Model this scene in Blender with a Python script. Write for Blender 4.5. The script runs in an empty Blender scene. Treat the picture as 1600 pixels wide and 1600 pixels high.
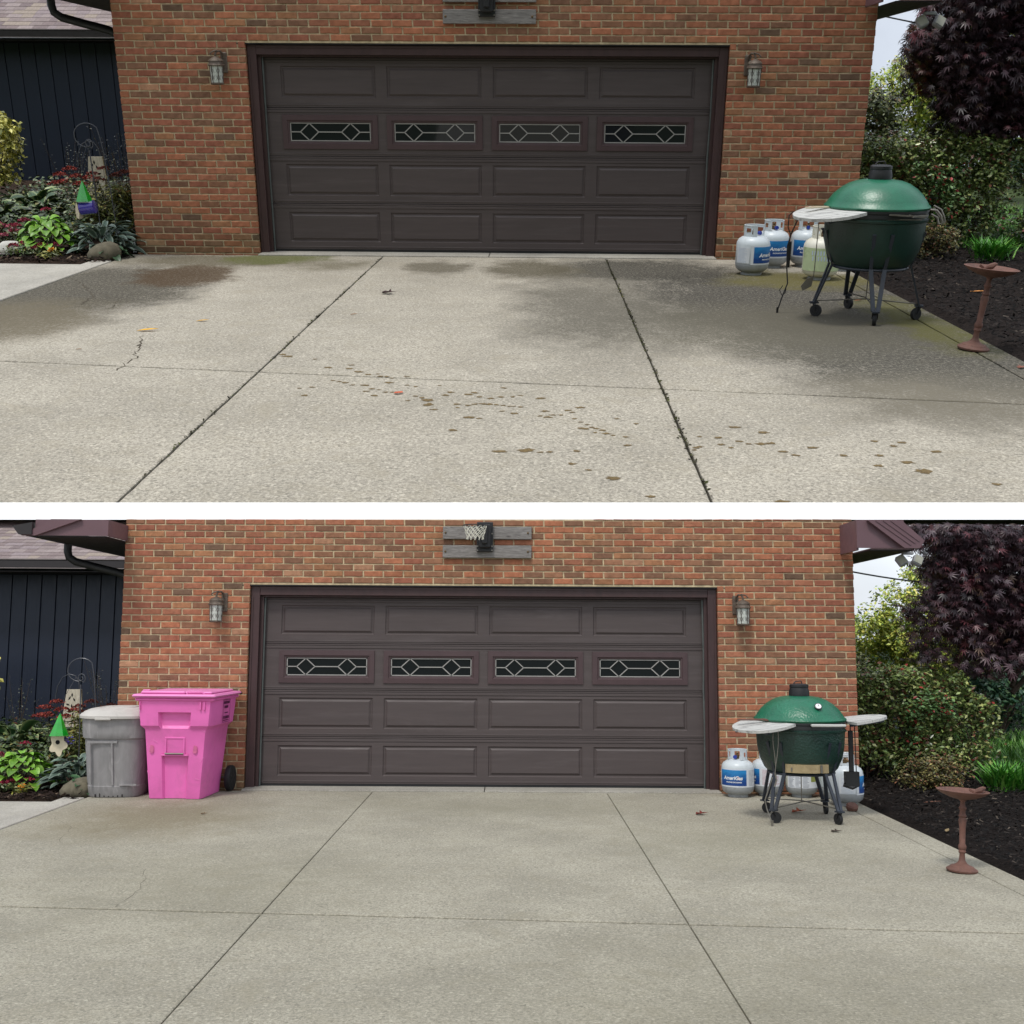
import bpy, math, random
import numpy as np
from math import sin, cos, pi, radians, sqrt, atan2
from mathutils import Matrix, Vector
random.seed(7); rng = np.random.default_rng(7)
SC = bpy.context.scene
COL = SC.collection

# ------------------------------------------------------------------ camera
cam_d = bpy.data.cameras.new("camera"); cam = bpy.data.objects.new("camera", cam_d); COL.objects.link(cam)
CAMPOS = Vector((0.28, -12.14, 1.628))
_R = Matrix.Rotation(radians(6.71), 3, 'X') @ Matrix.Rotation(radians(-0.35), 3, 'Y')
_m = Matrix((_R.col[0], _R.col[2], -_R.col[1])).transposed().to_4x4(); _m.translation = CAMPOS
cam.matrix_world = _m
cam_d.sensor_width = 36; cam_d.lens = 38.25; cam_d.clip_end = 3000; cam_d.clip_start = 0.05
SC.camera = cam

# ------------------------------------------------------------------ world, sun, exposure
SUN_EL, SUN_AZ = 58, 200          # sun behind the viewer's left shoulder, veiled by cloud
w = bpy.data.worlds.new("World"); SC.world = w; w.use_nodes = True
nt = w.node_tree; nt.nodes.clear()
sky = nt.nodes.new('ShaderNodeTexSky'); sky.sky_type = 'NISHITA'; sky.sun_disc = False
sky.sun_elevation = radians(SUN_EL); sky.sun_rotation = radians(SUN_AZ); sky.dust_density = 3; sky.air_density = 1.2
hs = nt.nodes.new('ShaderNodeHueSaturation'); hs.inputs['Saturation'].default_value = 0.75
nz = nt.nodes.new('ShaderNodeTexNoise'); nz.inputs['Scale'].default_value = 3.2; nz.inputs['Detail'].default_value = 6
tc = nt.nodes.new('ShaderNodeTexCoord')
rp = nt.nodes.new('ShaderNodeMapRange'); rp.inputs['From Min'].default_value = .35; rp.inputs['From Max'].default_value = .62
rp.inputs['To Min'].default_value = .4; rp.inputs['To Max'].default_value = .95
mx = nt.nodes.new('ShaderNodeMixRGB'); mx.inputs['Color2'].default_value = (9.3, 9.9, 10.8, 1)
bg = nt.nodes.new('ShaderNodeBackground'); bg.inputs['Strength'].default_value = 0.09
ow = nt.nodes.new('ShaderNodeOutputWorld')
L = nt.links.new
L(tc.outputs['Generated'], nz.inputs['Vector']); L(nz.outputs['Fac'], rp.inputs['Value']); L(rp.outputs['Result'], mx.inputs['Fac'])
L(sky.outputs['Color'], hs.inputs['Color']); L(hs.outputs['Color'], mx.inputs['Color1']); L(mx.outputs['Color'], bg.inputs['Color'])
L(bg.outputs['Background'], ow.inputs['Surface'])
sd = bpy.data.lights.new("sun", 'SUN'); sd.energy = 1.5; sd.angle = radians(10); sd.color = (1, .965, .91)
so = bpy.data.objects.new("sun", sd); COL.objects.link(so)
_az = radians(SUN_AZ)
sdir = Vector((sin(_az) * cos(radians(SUN_EL)), cos(_az) * cos(radians(SUN_EL)), sin(radians(SUN_EL))))
so.rotation_euler = sdir.to_track_quat('Z', 'Y').to_euler(); so.location = (0, -20, 20)
SC.view_settings.view_transform = 'Standard'; SC.view_settings.look = 'None'
SC.view_settings.exposure = 0.36; SC.view_settings.gamma = 1; SC.view_settings.use_curve_mapping = False
SC.render.engine = 'CYCLES'

# ------------------------------------------------------------------ the two places
# LOW: the cleaned driveway, level.  HIGH: the stained driveway, a bigger terrace on the slope behind it.
SITE = {}
SITE['B'] = Matrix.Identity(4)
_sa = 4.0
_RA = Matrix.Rotation(radians(26.99), 4, 'X') @ Matrix.Rotation(radians(-1.33), 4, 'Z')
_o = CAMPOS - (_RA.to_3x3() @ Vector((0.57, -12.66, 1.563))) * _sa      # ground origin of the terrace, at its garage door
SITE['A'] = Matrix.Translation(_o) @ _RA @ Matrix.Scale(_sa, 4)
WHERE = {'A': 'upper stained driveway', 'B': 'lower clean driveway'}

# ------------------------------------------------------------------ colour and material helpers
def s2l(c):
    return tuple(((x / 255) / 12.92 if x / 255 <= .04045 else ((x / 255 + .055) / 1.055) ** 2.4) for x in c)
class G:
    """tiny node-graph helper"""
    def __init__(s, name):
        s.m = bpy.data.materials.new(name); s.m.use_nodes = True; s.t = s.m.node_tree
        s.b = s.t.nodes['Principled BSDF']
    def n(s, ty, ins=None, **kw):
        q = s.t.nodes.new('ShaderNode' + ty)
        for k, v in kw.items(): setattr(q, k, v)
        for k, v in (ins or {}).items(): s.set(q.inputs[k], v)
        return q
    def set(s, sock, v):
        if hasattr(v, 'is_linked') or hasattr(v, 'links'): s.t.links.new(v, sock)
        else:
            if isinstance(v, tuple) and len(v) == 3 and sock.type == 'RGBA': v = v + (1,)
            sock.default_value = v
    def P(s, **kw):
        for k, v in kw.items(): s.set(s.b.inputs[k.replace('_', ' ')], v)
    def obj(s): return s.n('TexCoord').outputs['Object']
    def noise(s, vec, scale, detail=4, rough=.55, dist=0):
        return s.n('TexNoise', {'Vector': vec, 'Scale': scale, 'Detail': detail, 'Roughness': rough, 'Distortion': dist}).outputs['Fac']
    def rng(s, v, a, b, c=0., d=1.):
        return s.n('MapRange', {'Value': v, 'From Min': a, 'From Max': b, 'To Min': c, 'To Max': d}).outputs['Result']
    def mix(s, f, a, b, mode='MIX'):
        return s.n('MixRGB', {'Fac': f, 'Color1': a, 'Color2': b}, blend_type=mode).outputs['Color']
    def math(s, op, a, b=0.):
        return s.n('Math', {0: a, 1: b}, operation=op).outputs['Value']
    def bump(s, h, strength=.3, dist=.01):
        s.P(Normal=s.n('Bump', {'Height': h, 'Strength': strength, 'Distance': dist}).outputs['Normal'])
    def mapping(s, vec, scale=(1, 1, 1), loc=(0, 0, 0)):
        return s.n('Mapping', {'Vector': vec, 'Scale': scale, 'Location': loc}).outputs['Vector']
def paint(name, rgb, rough=.5, metal=0., var=.12, scale=8, dirt=None, dirtamt=.4, bump=.15, bscale=60, spec=.5, stretch=(1, 1, 1), coat=0):
    g = G(name); o = g.mapping(g.obj(), stretch)
    n1 = g.noise(o, scale, 5); c = s2l(rgb)
    lo = tuple(x * (1 - var) for x in c); hi = tuple(min(1, x * (1 + var)) for x in c)
    colr = g.mix(g.rng(n1, .3, .7), lo, hi)
    if dirt:
        n2 = g.noise(o, scale * .6, 8, .7, .6)
        colr = g.mix(g.rng(n2, .52, .72, 0, dirtamt), colr, s2l(dirt))
    g.P(Base_Color=colr, Roughness=g.rng(g.noise(o, scale * 2.3, 3), .3, .7, max(0, rough - .1), min(1, rough + .1)), Metallic=metal)
    g.b.inputs['Specular IOR Level'].default_value = spec
    if coat: g.b.inputs['Coat Weight'].default_value = coat
    if bump: g.bump(g.noise(o, bscale, 4), bump, .004)
    return g.m
def tint_mat(name, rough=.5, spec=.4, trans=0., bump=0.):
    """colour comes from the mesh's own per-leaf / per-brick tint"""
    g = G(name)
    a = g.n('Attribute', attribute_name='tint', attribute_type='GEOMETRY').outputs['Color']
    n = g.noise(g.obj(), 35, 3)
    g.P(Base_Color=g.mix(1.0, a, g.mix(g.rng(n, .3, .7), (.8, .8, .8), (1.15, 1.15, 1.15)), 'MULTIPLY'), Roughness=rough)
    g.b.inputs['Specular IOR Level'].default_value = spec
    if trans: g.b.inputs['Subsurface Weight'].default_value = 0
    return g.m

def brick_mat():
    g = G('fired brick'); ti = g.n('ObjectInfo')
    off = g.n('VectorMath', {0: g.obj(), 1: g.n('CombineXYZ', {'X': g.math('MULTIPLY', ti.outputs['Random'], 37.), 'Y': 0., 'Z': g.math('MULTIPLY', ti.outputs['Random'], 91.)}).outputs[0]}, operation='ADD').outputs[0]
    a = g.n('Attribute', attribute_name='tint', attribute_type='GEOMETRY').outputs['Color']
    n1 = g.noise(off, 14, 6, .65); n2 = g.noise(off, 90, 3)
    c = g.mix(g.rng(n1, .3, .72), g.mix(1., a, (.72, .66, .62), 'MULTIPLY'), g.mix(1., a, (1.2, 1.15, 1.1), 'MULTIPLY'))
    c = g.mix(g.rng(n2, .58, .75, 0, .45), c, (.11, .065, .045))
    lime = g.noise(off, 22, 5, .7, 1.)
    c = g.mix(g.rng(lime, .62, .78, 0, .35), c, (.42, .35, .27))
    c = g.mix(g.rng(g.noise(off, 45, 4, .8), .56, .7, 0, .35), c, (.22, .14, .09))
    g.P(Base_Color=c, Roughness=.88); g.b.inputs['Specular IOR Level'].default_value = .25
    g.bump(g.math('ADD', n2, g.math('MULTIPLY', n1, .8)), .8, .006); return g.m

def concrete(name, base, dark, blobs, speck=1.0, moss=None):
    g = G(name); o = g.obj()
    fine = g.noise(o, 70, 5, .85); mid = g.noise(o, 44, 6, .75); big = g.noise(o, 1.1, 6, .6); broom = g.noise(g.mapping(o, (60, 2.2, 60)), 1.4, 4); grain = g.noise(o, 38, 5, .9); patch_ = g.noise(o, 3.4, 8, .75, 1.2); agg = g.n('TexVoronoi', {'Vector': o, 'Scale': 78.}, feature='F1').outputs['Color']; ags = g.n('SeparateColor', {'Color': agg}).outputs['Green']
    v = g.n('TexVoronoi', {'Vector': o, 'Scale': 105.}, feature='F1').outputs['Color']
    vs = g.n('SeparateColor', {'Color': v}).outputs['Red']
    b = s2l(base)
    c = g.mix(g.rng(big, .36, .64), tuple(x * .80 for x in b), tuple(x * 1.16 for x in b))
    c = g.mix(g.rng(mid, .35, .65, 0, .45 * speck), c, tuple(x * .62 for x in b))
    c = g.mix(g.rng(vs, .72, .95, 0, .55 * speck), c, tuple(x * .50 for x in b))
    c = g.mix(g.rng(vs, .2, .02, 0, .35 * speck), c, tuple(min(.8, x * 1.4) for x in b))
    c = g.mix(g.rng(fine, .47, .62, 0, .95 * speck), c, tuple(x * .42 for x in b)); c = g.mix(g.rng(fine, .46, .34, 0, .6 * speck), c, tuple(min(.8, x * 1.45) for x in b))
    c = g.mix(g.rng(broom, .5, .8, 0, .22), c, tuple(x * .7 for x in b))
    c = g.mix(g.rng(grain, .50, .62, 0, .6 * speck), c, tuple(x * .45 for x in b)); c = g.mix(g.rng(grain, .46, .36, 0, .45 * speck), c, tuple(min(.8, x * 1.4) for x in b))
    c = g.mix(g.rng(ags, .94, .985, 0, .5 * speck), c, tuple(min(.8, x * 1.5) for x in b)); c = g.mix(g.rng(ags, .10, .04, 0, .7 * speck), c, tuple(x * .4 for x in b))
    c = g.mix(g.rng(patch_, .5, .66, 0, .42 * min(1, speck * 1.4)), c, tuple(x * q for x, q in zip(b, (.68, .66, .6)))); c = g.mix(g.rng(patch_, .45, .3, 0, .3), c, tuple(min(.8, x * 1.2) for x in b))
    grit = g.noise(g.mapping(o, (1.3, .8, 1)), 30, 7, .95)
    warp = g.n('VectorMath', {0: g.n('TexNoise', {'Vector': o, 'Scale': 1.7, 'Detail': 6., 'Roughness': .65}).outputs['Color'], 1: (-.5, -.5, -.5)}, operation='ADD').outputs[0]
    wv = g.n('VectorMath', {0: o, 1: g.n('VectorMath', {0: warp, 'Scale': 1.1}, operation='SCALE').outputs[0]}, operation='ADD').outputs[0]
    streak = g.noise(g.mapping(o, (5, 3.2, 1)), 1, 9, .8, .8)
    for (cx, cy, rx, ry, amt, colr) in blobs:
        q = g.n('VectorMath', {0: g.n('VectorMath', {0: wv, 1: (-cx, -cy, 0)}, operation='ADD').outputs[0], 1: (1 / rx, 1 / ry, 0)}, operation='MULTIPLY').outputs[0]
        d = g.n('VectorMath', {0: q}, operation='LENGTH').outputs['Value']
        f = g.math('MULTIPLY', g.rng(d, 1.15, .2, 0, amt * 1.75), g.rng(g.math('ADD', g.math('MULTIPLY', mid, .6), g.math('MULTIPLY', streak, .6)), .44, .66, .3, 1.3))
        f = g.math('MULTIPLY', g.math('MINIMUM', f, 1.), g.rng(grit, .40, .54, .42, 1.05))
        c = g.mix(g.math('MINIMUM', f, .93), c, s2l(colr))
    g.P(Base_Color=c, Roughness=g.rng(mid, .3, .7, .8, .95)); g.b.inputs['Specular IOR Level'].default_value = .25
    g.bump(g.math('ADD', fine, g.math('MULTIPLY', vs, .7)), .55, .006)
    return g.m

def mulch_mat(name, c1, c2):
    g = G(name); o = g.obj(); n = g.noise(o, 30, 6, .8); v = g.n('TexVoronoi', {'Vector': o, 'Scale': 45.}).outputs['Distance']
    g.P(Base_Color=g.mix(g.rng(n, .35, .7), s2l(c1), s2l(c2)), Roughness=.95); g.b.inputs['Specular IOR Level'].default_value = .1
    g.bump(g.math('ADD', n, v), 1., .03); return g.m

def wood_mat(name, c1, c2, axis=(2, 30, 30)):
    g = G(name); o = g.mapping(g.obj(), axis); n = g.noise(o, 2.2, 8, .65, 2.2)
    k = g.n('TexVoronoi', {'Vector': g.mapping(g.obj(), (3.2, 1, 9)), 'Scale': 1.}).outputs['Distance']
    c = g.mix(g.rng(n, .32, .68), s2l(c1), s2l(c2)); c = g.mix(g.rng(k, .13, .04, 0, .8), c, s2l((40, 33, 30)))
    g.P(Base_Color=c, Roughness=.85); g.bump(n, .6, .006); return g.m

def glaze_mat(name, rgb, rough):
    g = G(name); o = g.obj(); v = g.n('TexVoronoi', {'Vector': g.mapping(o, (1, 1, 1)), 'Scale': 62.}, feature='SMOOTH_F1').outputs['Distance']
    c = s2l(rgb); n = g.noise(o, 7, 5)
    col_ = g.mix(g.rng(n, .3, .7), tuple(x * .8 for x in c), tuple(x * 1.15 for x in c))
    col_ = g.mix(g.rng(v, .25, .05, 0, .35), col_, tuple(x * .55 for x in c))
    g.P(Base_Color=col_, Roughness=rough); g.bump(v, .75, .006); g.b.inputs['Coat Weight'].default_value = .2; g.b.inputs['Coat Roughness'].default_value = .35; return g.m

def wetspot_mat():
    g = G('damp oily stain'); o = g.obj()
    a = g.n('Attribute', attribute_name='tint', attribute_type='GEOMETRY').outputs['Fac']
    n = g.noise(o, 55, 4, .7)
    f = g.math('MULTIPLY', g.rng(a, .0, .25), g.rng(n, .3, .55, .7, .97))
    g.P(Base_Color=g.mix(g.rng(n, .3, .7), s2l((84, 66, 34)), s2l((124, 104, 62))), Roughness=.75)
    tr = g.n('BsdfTransparent'); ms = g.n('MixShader', {'Fac': f, 1: tr.outputs[0], 2: g.b.outputs[0]})
    out = g.t.nodes['Material Output']; g.t.links.new(ms.outputs[0], out.inputs['Surface']); return g.m

def label_blue_mat():
    g = G('blue printed label'); o = g.obj(); z = g.n('SeparateXYZ', {'Vector': o}).outputs['Z']; n = g.noise(g.mapping(o, (8, 8, 20)), 1, 3, .5, 1.5)
    c = g.mix(g.rng(g.math('ADD', z, g.math('MULTIPLY', n, .12)), .23, .40), s2l((14, 62, 128)), s2l((40, 150, 215)))
    g.P(Base_Color=c, Roughness=.45); return g.m

M = dict(
    brick=brick_mat(),
    mortar=paint('sandy mortar', (190, 174, 142), .95, var=.25, scale=18, dirt=(124, 106, 84), bump=.5, bscale=140, spec=.2),
    door=paint('brown painted steel door', (73, 64, 63), .58, var=.09, scale=3, dirt=(106, 98, 98), dirtamt=.3, bump=.12, bscale=180, stretch=(.4, 1, 5)),
    maroon=paint('maroon brown trim paint', (62, 42, 42), .5, var=.12, scale=5, dirt=(36, 27, 26), bump=.1, stretch=(3, 3, .8)),
    winframe=paint('maroon window frame plastic', (70, 53, 55), .5, var=.08, bump=.05),
    seal=paint('grey rubber weather strip', (78, 84, 82), .6, var=.2, scale=12),
    darkvoid=paint('dark interior', (10, 10, 11), .9, bump=0),
    came=paint('pewter leading', (150, 148, 144), .45, var=.1),
    glass=None,
    navy=paint('navy painted siding', (22, 32, 50), .5, var=.12, scale=4, bump=.25, bscale=40, stretch=(6, 6, .6)),
    gutter=paint('dark brown gutter metal', (42, 37, 38), .4, var=.1),
    guttrim=paint('gutter drip edge', (140, 130, 128), .5, var=.1),
    eave=paint('mauve brown aluminium eave', (104, 78, 84), .45, var=.06, scale=3, dirt=(74, 56, 60), dirtamt=.3),
    soffit=paint('dark soffit', (34, 29, 30), .7),
    shingle=tint_mat('asphalt shingle', .95, .1),
    blackp=paint('black plastic', (24, 25, 27), .5, var=.2),
    leg=paint('dark blue grey powder coat', (44, 50, 60), .45, var=.15, dirt=(70, 66, 60), dirtamt=.3),
    steel=paint('weathered steel', (128, 124, 116), .4, metal=.7, var=.2, dirt=(70, 50, 36), dirtamt=.5),
    band=paint('black steel band', (32, 34, 36), .45, var=.2, dirt=(66, 60, 54), dirtamt=.3),
    ventmetal=paint('tarnished vent door', (176, 158, 122), .38, metal=.45, var=.12, scale=6, dirt=(90, 70, 46), dirtamt=.6),
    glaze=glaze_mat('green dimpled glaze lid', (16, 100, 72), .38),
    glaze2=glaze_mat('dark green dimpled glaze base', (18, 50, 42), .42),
    shelf=paint('bleached peeling wood shelf', (184, 184, 180), .75, var=.1, scale=9, dirt=(84, 82, 84), dirtamt=1., bump=.3, stretch=(.8, 4, 4)),
    tank=paint('pale grey tank enamel', (196, 204, 208), .38, var=.05, scale=6, dirt=(138, 136, 128), dirtamt=.45, bump=.05),
    tankc=paint('cream tank enamel', (212, 210, 196), .45, var=.06, scale=6, dirt=(150, 130, 96), dirtamt=.45, bump=.05),
    tankg=paint('algae stained tank sleeve', (176, 190, 150), .6, var=.12, scale=9, dirt=(96, 116, 70), dirtamt=.8, bump=.1),
    tankbase=paint('tank lower grey', (150, 154, 156), .5, var=.12, dirt=(96, 92, 84), dirtamt=.6),
    valve=paint('tarnished brass valve', (96, 78, 52), .45, metal=.5, var=.3),
    bluecap=paint('royal blue valve cap', (34, 56, 150), .45),
    labelblue=label_blue_mat(),
    white=paint('white print', (226, 228, 230), .6, bump=0, var=.03),
    lightprint=paint('light blue grey print', (176, 190, 208), .6, bump=0, var=.1),
    greyprint=paint('grey small print', (120, 126, 138), .6, bump=0, var=.1),
    redprint=paint('faded red print', (186, 120, 124), .6, bump=0, var=.1),
    paper=paint('white paper label', (206, 210, 214), .6, bump=0, var=.05),
    olive=paint('olive print patch', (140, 146, 70), .6, bump=0, var=.2, scale=20),
    pink=paint('bright pink plastic', (226, 108, 180), .45, var=.06, scale=5, dirt=(186, 96, 142), dirtamt=.55, bump=.06, bscale=200),
    pinklid=paint('pink plastic lid', (226, 132, 190), .42, var=.05, scale=4, bump=.06, bscale=200),
    pinkprint=paint('dark plum print', (84, 14, 66), .6, bump=0),
    scuff=paint('worn brownish scuff', (196, 100, 140), .7, var=.2, scale=30, bump=0),
    canb=paint('weathered grey plastic', (134, 132, 132), .7, var=.12, scale=7, dirt=(184, 180, 180), dirtamt=.45, bump=.15, stretch=(2.5, 2.5, .8)),
    canl=paint('bleached pale lid plastic', (186, 182, 176), .75, var=.08, scale=6, dirt=(132, 126, 116), dirtamt=.6, bump=.3, bscale=30),
    tyre=paint('black rubber', (20, 21, 23), .7, var=.2),
    rust=paint('rusty brown cast iron', (106, 73, 62), .75, var=.22, scale=16, dirt=(62, 46, 42), dirtamt=.85, bump=.3),
    iron=paint('black wrought iron', (70, 72, 78), .4, metal=.3, var=.2),
    greenglass=paint('bright green enamel', (10, 150, 34), .15, var=.2, scale=14, coat=.8, bump=0),
    purple=paint('purple blue glazed ceramic', (62, 52, 150), .25, var=.2, scale=12, coat=.5, bump=0),
    cream=paint('cream painted wood', (208, 196, 170), .7, var=.08, scale=14, dirt=(128, 108, 84), dirtamt=.4),
    driftwood=wood_mat('pale carved driftwood', (168, 158, 138), (214, 206, 188), (20, 20, 4)),
    plank=wood_mat('silvery weathered plank', (84, 80, 78), (152, 148, 144)),
    net=paint('off white net cord', (206, 204, 190), .8, var=.1),
    lampmetal=paint('aged bronze lantern metal', (88, 76, 66), .6, metal=.2, var=.25, scale=40, dirt=(146, 140, 126), dirtamt=.6),
    lampglass=paint('frosted rippled lantern glass', (190, 194, 186), .35, var=.15, scale=30, bump=.6, bscale=40),
    lampcame=paint('lantern lattice metal', (88, 82, 78), .5, var=.2),
    rock=paint('mossy granite boulder', (98, 92, 76), .9, var=.25, scale=16, dirt=(58, 54, 42), dirtamt=.8, bump=.7, bscale=40),
    whitestone=paint('pale grey stone', (190, 188, 180), .7, var=.12, scale=10, dirt=(120, 118, 108), bump=.3),
    leaf=tint_mat('leaf surface', .42, .45),
    leafgloss=tint_mat('glossy leaf surface', .3, .6),
    petal=tint_mat('matte flower heads', .8, .2),
    bark=paint('grey brown bark', (74, 62, 52), .9, var=.3, scale=20, bump=.8, bscale=30),
    walk=concrete('pale walkway concrete', (182, 178, 168), None, [], .45),
    lip=concrete('threshold concrete', (166, 162, 152), None, [], .5),
    kerbwhite=paint('white painted coping', (250, 250, 250), .6, var=.015, scale=3, bump=.05),
    mulchd=mulch_mat('black wood mulch', (22, 19, 18), (50, 43, 40)),
    mulchb=mulch_mat('brown bark mulch', (34, 26, 22), (72, 58, 48)),
    chip=tint_mat('mulch chip', .9, .15),
    dirtgap=paint('dark soil in joint', (44, 40, 28), .95, var=.4, scale=40, bump=.5),
    gapclean=paint('grey joint sealer', (132, 127, 112), .95, var=.2, scale=40),
    lawn=mulch_mat('lawn turf', (46, 58, 34), (80, 94, 56)),
    cable=paint('black cable', (40, 42, 44), .6, bump=0),
    floodlens=paint('floodlight lens', (150, 150, 136), .3, bump=0),
    floodmetal=paint('grey floodlight housing', (150, 152, 156), .5, bump=0),
    wetspot=wetspot_mat(),
    crack=paint('dark crack fill', (70, 62, 48), .95, var=.3, bump=0),
    leafdry=tint_mat('fallen leaf', .7, .3),
    farwall=paint('pale far wall', (170, 182, 190), .7, bump=0),
)
def _glass():
    g = G('dark window glass'); g.P(Base_Color=(.012, .014, .016), Roughness=.04); g.b.inputs['Specular IOR Level'].default_value = .4
    g.bump(g.noise(g.obj(), 4, 2), .05, .01); return g.m
M['glass'] = _glass()

A_BLOBS = [(2.9, -2.9, 1.7, 1.9, 1.15, (46, 44, 39)), (1.7, -1.1, 1.1, 1.0, 1., (50, 48, 42)), (3.2, -5.1, 1.3, 1.9, 1., (56, 54, 47)),
           (2.2, -4.2, 1.5, 1.2, .7, (92, 88, 76)), (.95, -3.4, .75, 2.4, .65, (94, 90, 80)), (-3.6, -2.8, 1.1, 1.9, 1.1, (60, 56, 46)), (-3.7, -4.4, .9, 1.2, .9, (102, 94, 76)),
           (-2.95, -1.7, .5, .75, 1.5, (70, 52, 30)), (-3.0, -.6, 1.2, .55, .9, (92, 86, 68)), (-2.35, -.35, .6, .5, 1.1, (90, 94, 50)), (.5, -1.1, .55, .8, 1., (86, 80, 64)),
           (-.55, -1.0, .35, .6, .9, (94, 88, 74)), (3.2, -1.7, .9, .6, 1., (94, 88, 46)), (3.6, -3.9, .35, 1.3, .9, (86, 84, 44)), (-1.6, -.9, .5, .5, .6, (108, 102, 84)), (3.0, -6.4, 1.0, .8, .5, (114, 108, 94))]
B_BLOBS = [(-3.0, -1.9, 1.1, 1.4, .6, (124, 116, 94)), (2.2, -3.0, 1.2, 1.2, .22, (128, 124, 102)), (.2, -1.2, 2.2, .6, .25, (134, 130, 112)), (-1.7, -4.6, 1.4, 1.6, .2, (124, 120, 100)), (1.5, -7.2, 1.8, 1.5, .22, (120, 116, 98))]
M['drive_A'] = concrete('stained driveway concrete', (180, 173, 158), None, A_BLOBS, 1.0)
M['drive_B'] = concrete('washed driveway concrete', (170, 165, 149), None, B_BLOBS, .8)

# ------------------------------------------------------------------ object helpers
def tag(o, label=None, cat=None, group=None, kind=None):
    if label: o['label'] = label
    if cat: o['category'] = cat
    if group: o['group'] = group
    if kind: o['kind'] = kind
    return o
def thing(name, site, label, cat, loc=(0, 0, 0), rz=0, group=None, sc=1, tilt=None):
    o = bpy.data.objects.new(name, None); COL.objects.link(o); o.empty_display_size = .1
    mm = SITE[site] @ Matrix.Translation(loc) @ Matrix.Rotation(rz, 4, 'Z')
    if tilt: mm = mm @ Matrix.Rotation(tilt[0], 4, 'X') @ Matrix.Rotation(tilt[1], 4, 'Y')
    o.matrix_world = mm @ Matrix.Scale(sc, 4)
    return tag(o, label, cat, group)
class MB:
    def __init__(s): s.v = []; s.f = []; s.c = []; s.mi = []; s.cur = (1, 1, 1); s.m = 0
    def add(s, vs, fs, X=None):
        k = len(s.v)
        for p in vs:
            s.v.append(tuple(X @ Vector(p)) if X is not None else tuple(p)); s.c.append(s.cur)
        for f in fs: s.f.append(tuple(i + k for i in f)); s.mi.append(s.m)
        return s
    def box(s, x0, x1, y0, y1, z0, z1, X=None, ch=0.):
        if ch <= 0:
            v = [(x, y, z) for z in (z0, z1) for y in (y0, y1) for x in (x0, x1)]
            return s.add(v, [(0, 2, 3, 1), (4, 5, 7, 6), (0, 1, 5, 4), (2, 6, 7, 3), (0, 4, 6, 2), (1, 3, 7, 5)], X)
        c = min(ch, (x1 - x0) / 2.01, (y1 - y0) / 2.01, (z1 - z0) / 2.01)
        lv = [(z0, c), (z0 + c, 0), (z1 - c, 0), (z1, c)]
        v = []
        for z, i in lv:
            a, b, e, d = x0 + i, x1 - i, y0 + i, y1 - i; q = c if i == 0 else c * .4
            v += [(a + q, e, z), (b - q, e, z), (b, e + q, z), (b, d - q, z), (b - q, d, z), (a + q, d, z), (a, d - q, z), (a, e + q, z)]
        f = [tuple(range(7, -1, -1)), tuple(range(24, 32))]
        for k in range(3):
            for i in range(8): j = (i + 1) % 8; f.append((k * 8 + i, k * 8 + j, k * 8 + 8 + j, k * 8 + 8 + i))
        return s.add(v, f, X)
    def lathe(s, prof, n=24, X=None, cap=True, sq=0., sx=1, sy=1):
        v = []
        for r, z in prof:
            for i in range(n):
                a = 2 * pi * i / n; c, d = cos(a), sin(a)
                if sq: k = (abs(c) ** sq + abs(d) ** sq) ** (-1 / sq)
                else: k = 1
                v.append((r * c * k * sx, r * d * k * sy, z))
        f = [(k * n + i, k * n + (i + 1) % n, (k + 1) * n + (i + 1) % n, (k + 1) * n + i) for k in range(len(prof) - 1) for i in range(n)]
        if cap: f += [tuple(range(n - 1, -1, -1)), tuple(range((len(prof) - 1) * n, len(prof) * n))]
        return s.add(v, f, X)
    def tube(s, path, r, n=8, X=None, closed=False):
        P = [Vector(p) for p in path]; k = len(P); v = []; up = Vector((0.03, 0.05, 1)).normalized(); pr = None
        for i, p in enumerate(P):
            if closed: t = (P[(i + 1) % k] - P[i - 1]).normalized()
            else: t = (P[min(i + 1, k - 1)] - P[max(i - 1, 0)]).normalized()
            if pr is None: a = t.cross(up if abs(t.dot(up)) < .95 else Vector((1, 0, 0))).normalized()
            else: a = (pr - t * pr.dot(t)).normalized()
            pr = a; b = t.cross(a); rr = r[i] if isinstance(r, (list, tuple)) else r
            for j in range(n): v.append(p + (a * cos(2 * pi * j / n) + b * sin(2 * pi * j / n)) * rr)
        f = []
        for i in range(k if closed else k - 1):
            i2 = (i + 1) % k
            for j in range(n): f.append((i * n + j, i * n + (j + 1) % n, i2 * n + (j + 1) % n, i2 * n + j))
        if not closed: f += [tuple(range(n - 1, -1, -1)), tuple(range((k - 1) * n, k * n))]
        return s.add(v, f, X)
    def bar(s, p, q, w, h, side=(1, 0, 0)):
        p, q = Vector(p), Vector(q); t = (q - p).normalized(); a = Vector(side); a = (a - t * a.dot(t)).normalized(); b = t.cross(a)
        v = [e + a * i * w / 2 + b * j * h / 2 for e in (p, q) for i, j in ((-1, -1), (1, -1), (1, 1), (-1, 1))]
        return s.add(v, [(3, 2, 1, 0), (4, 5, 6, 7), (0, 1, 5, 4), (1, 2, 6, 5), (2, 3, 7, 6), (3, 0, 4, 7)])
    def prism(s, pts, y0, y1, X=None):
        n = len(pts); v = [(x, y0, z) for x, z in pts] + [(x, y1, z) for x, z in pts]
        f = [tuple(range(n)), tuple(range(2 * n - 1, n - 1, -1))] + [(i, n + i, n + (i + 1) % n, (i + 1) % n) for i in range(n)]
        return s.add(v, f, X)
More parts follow.
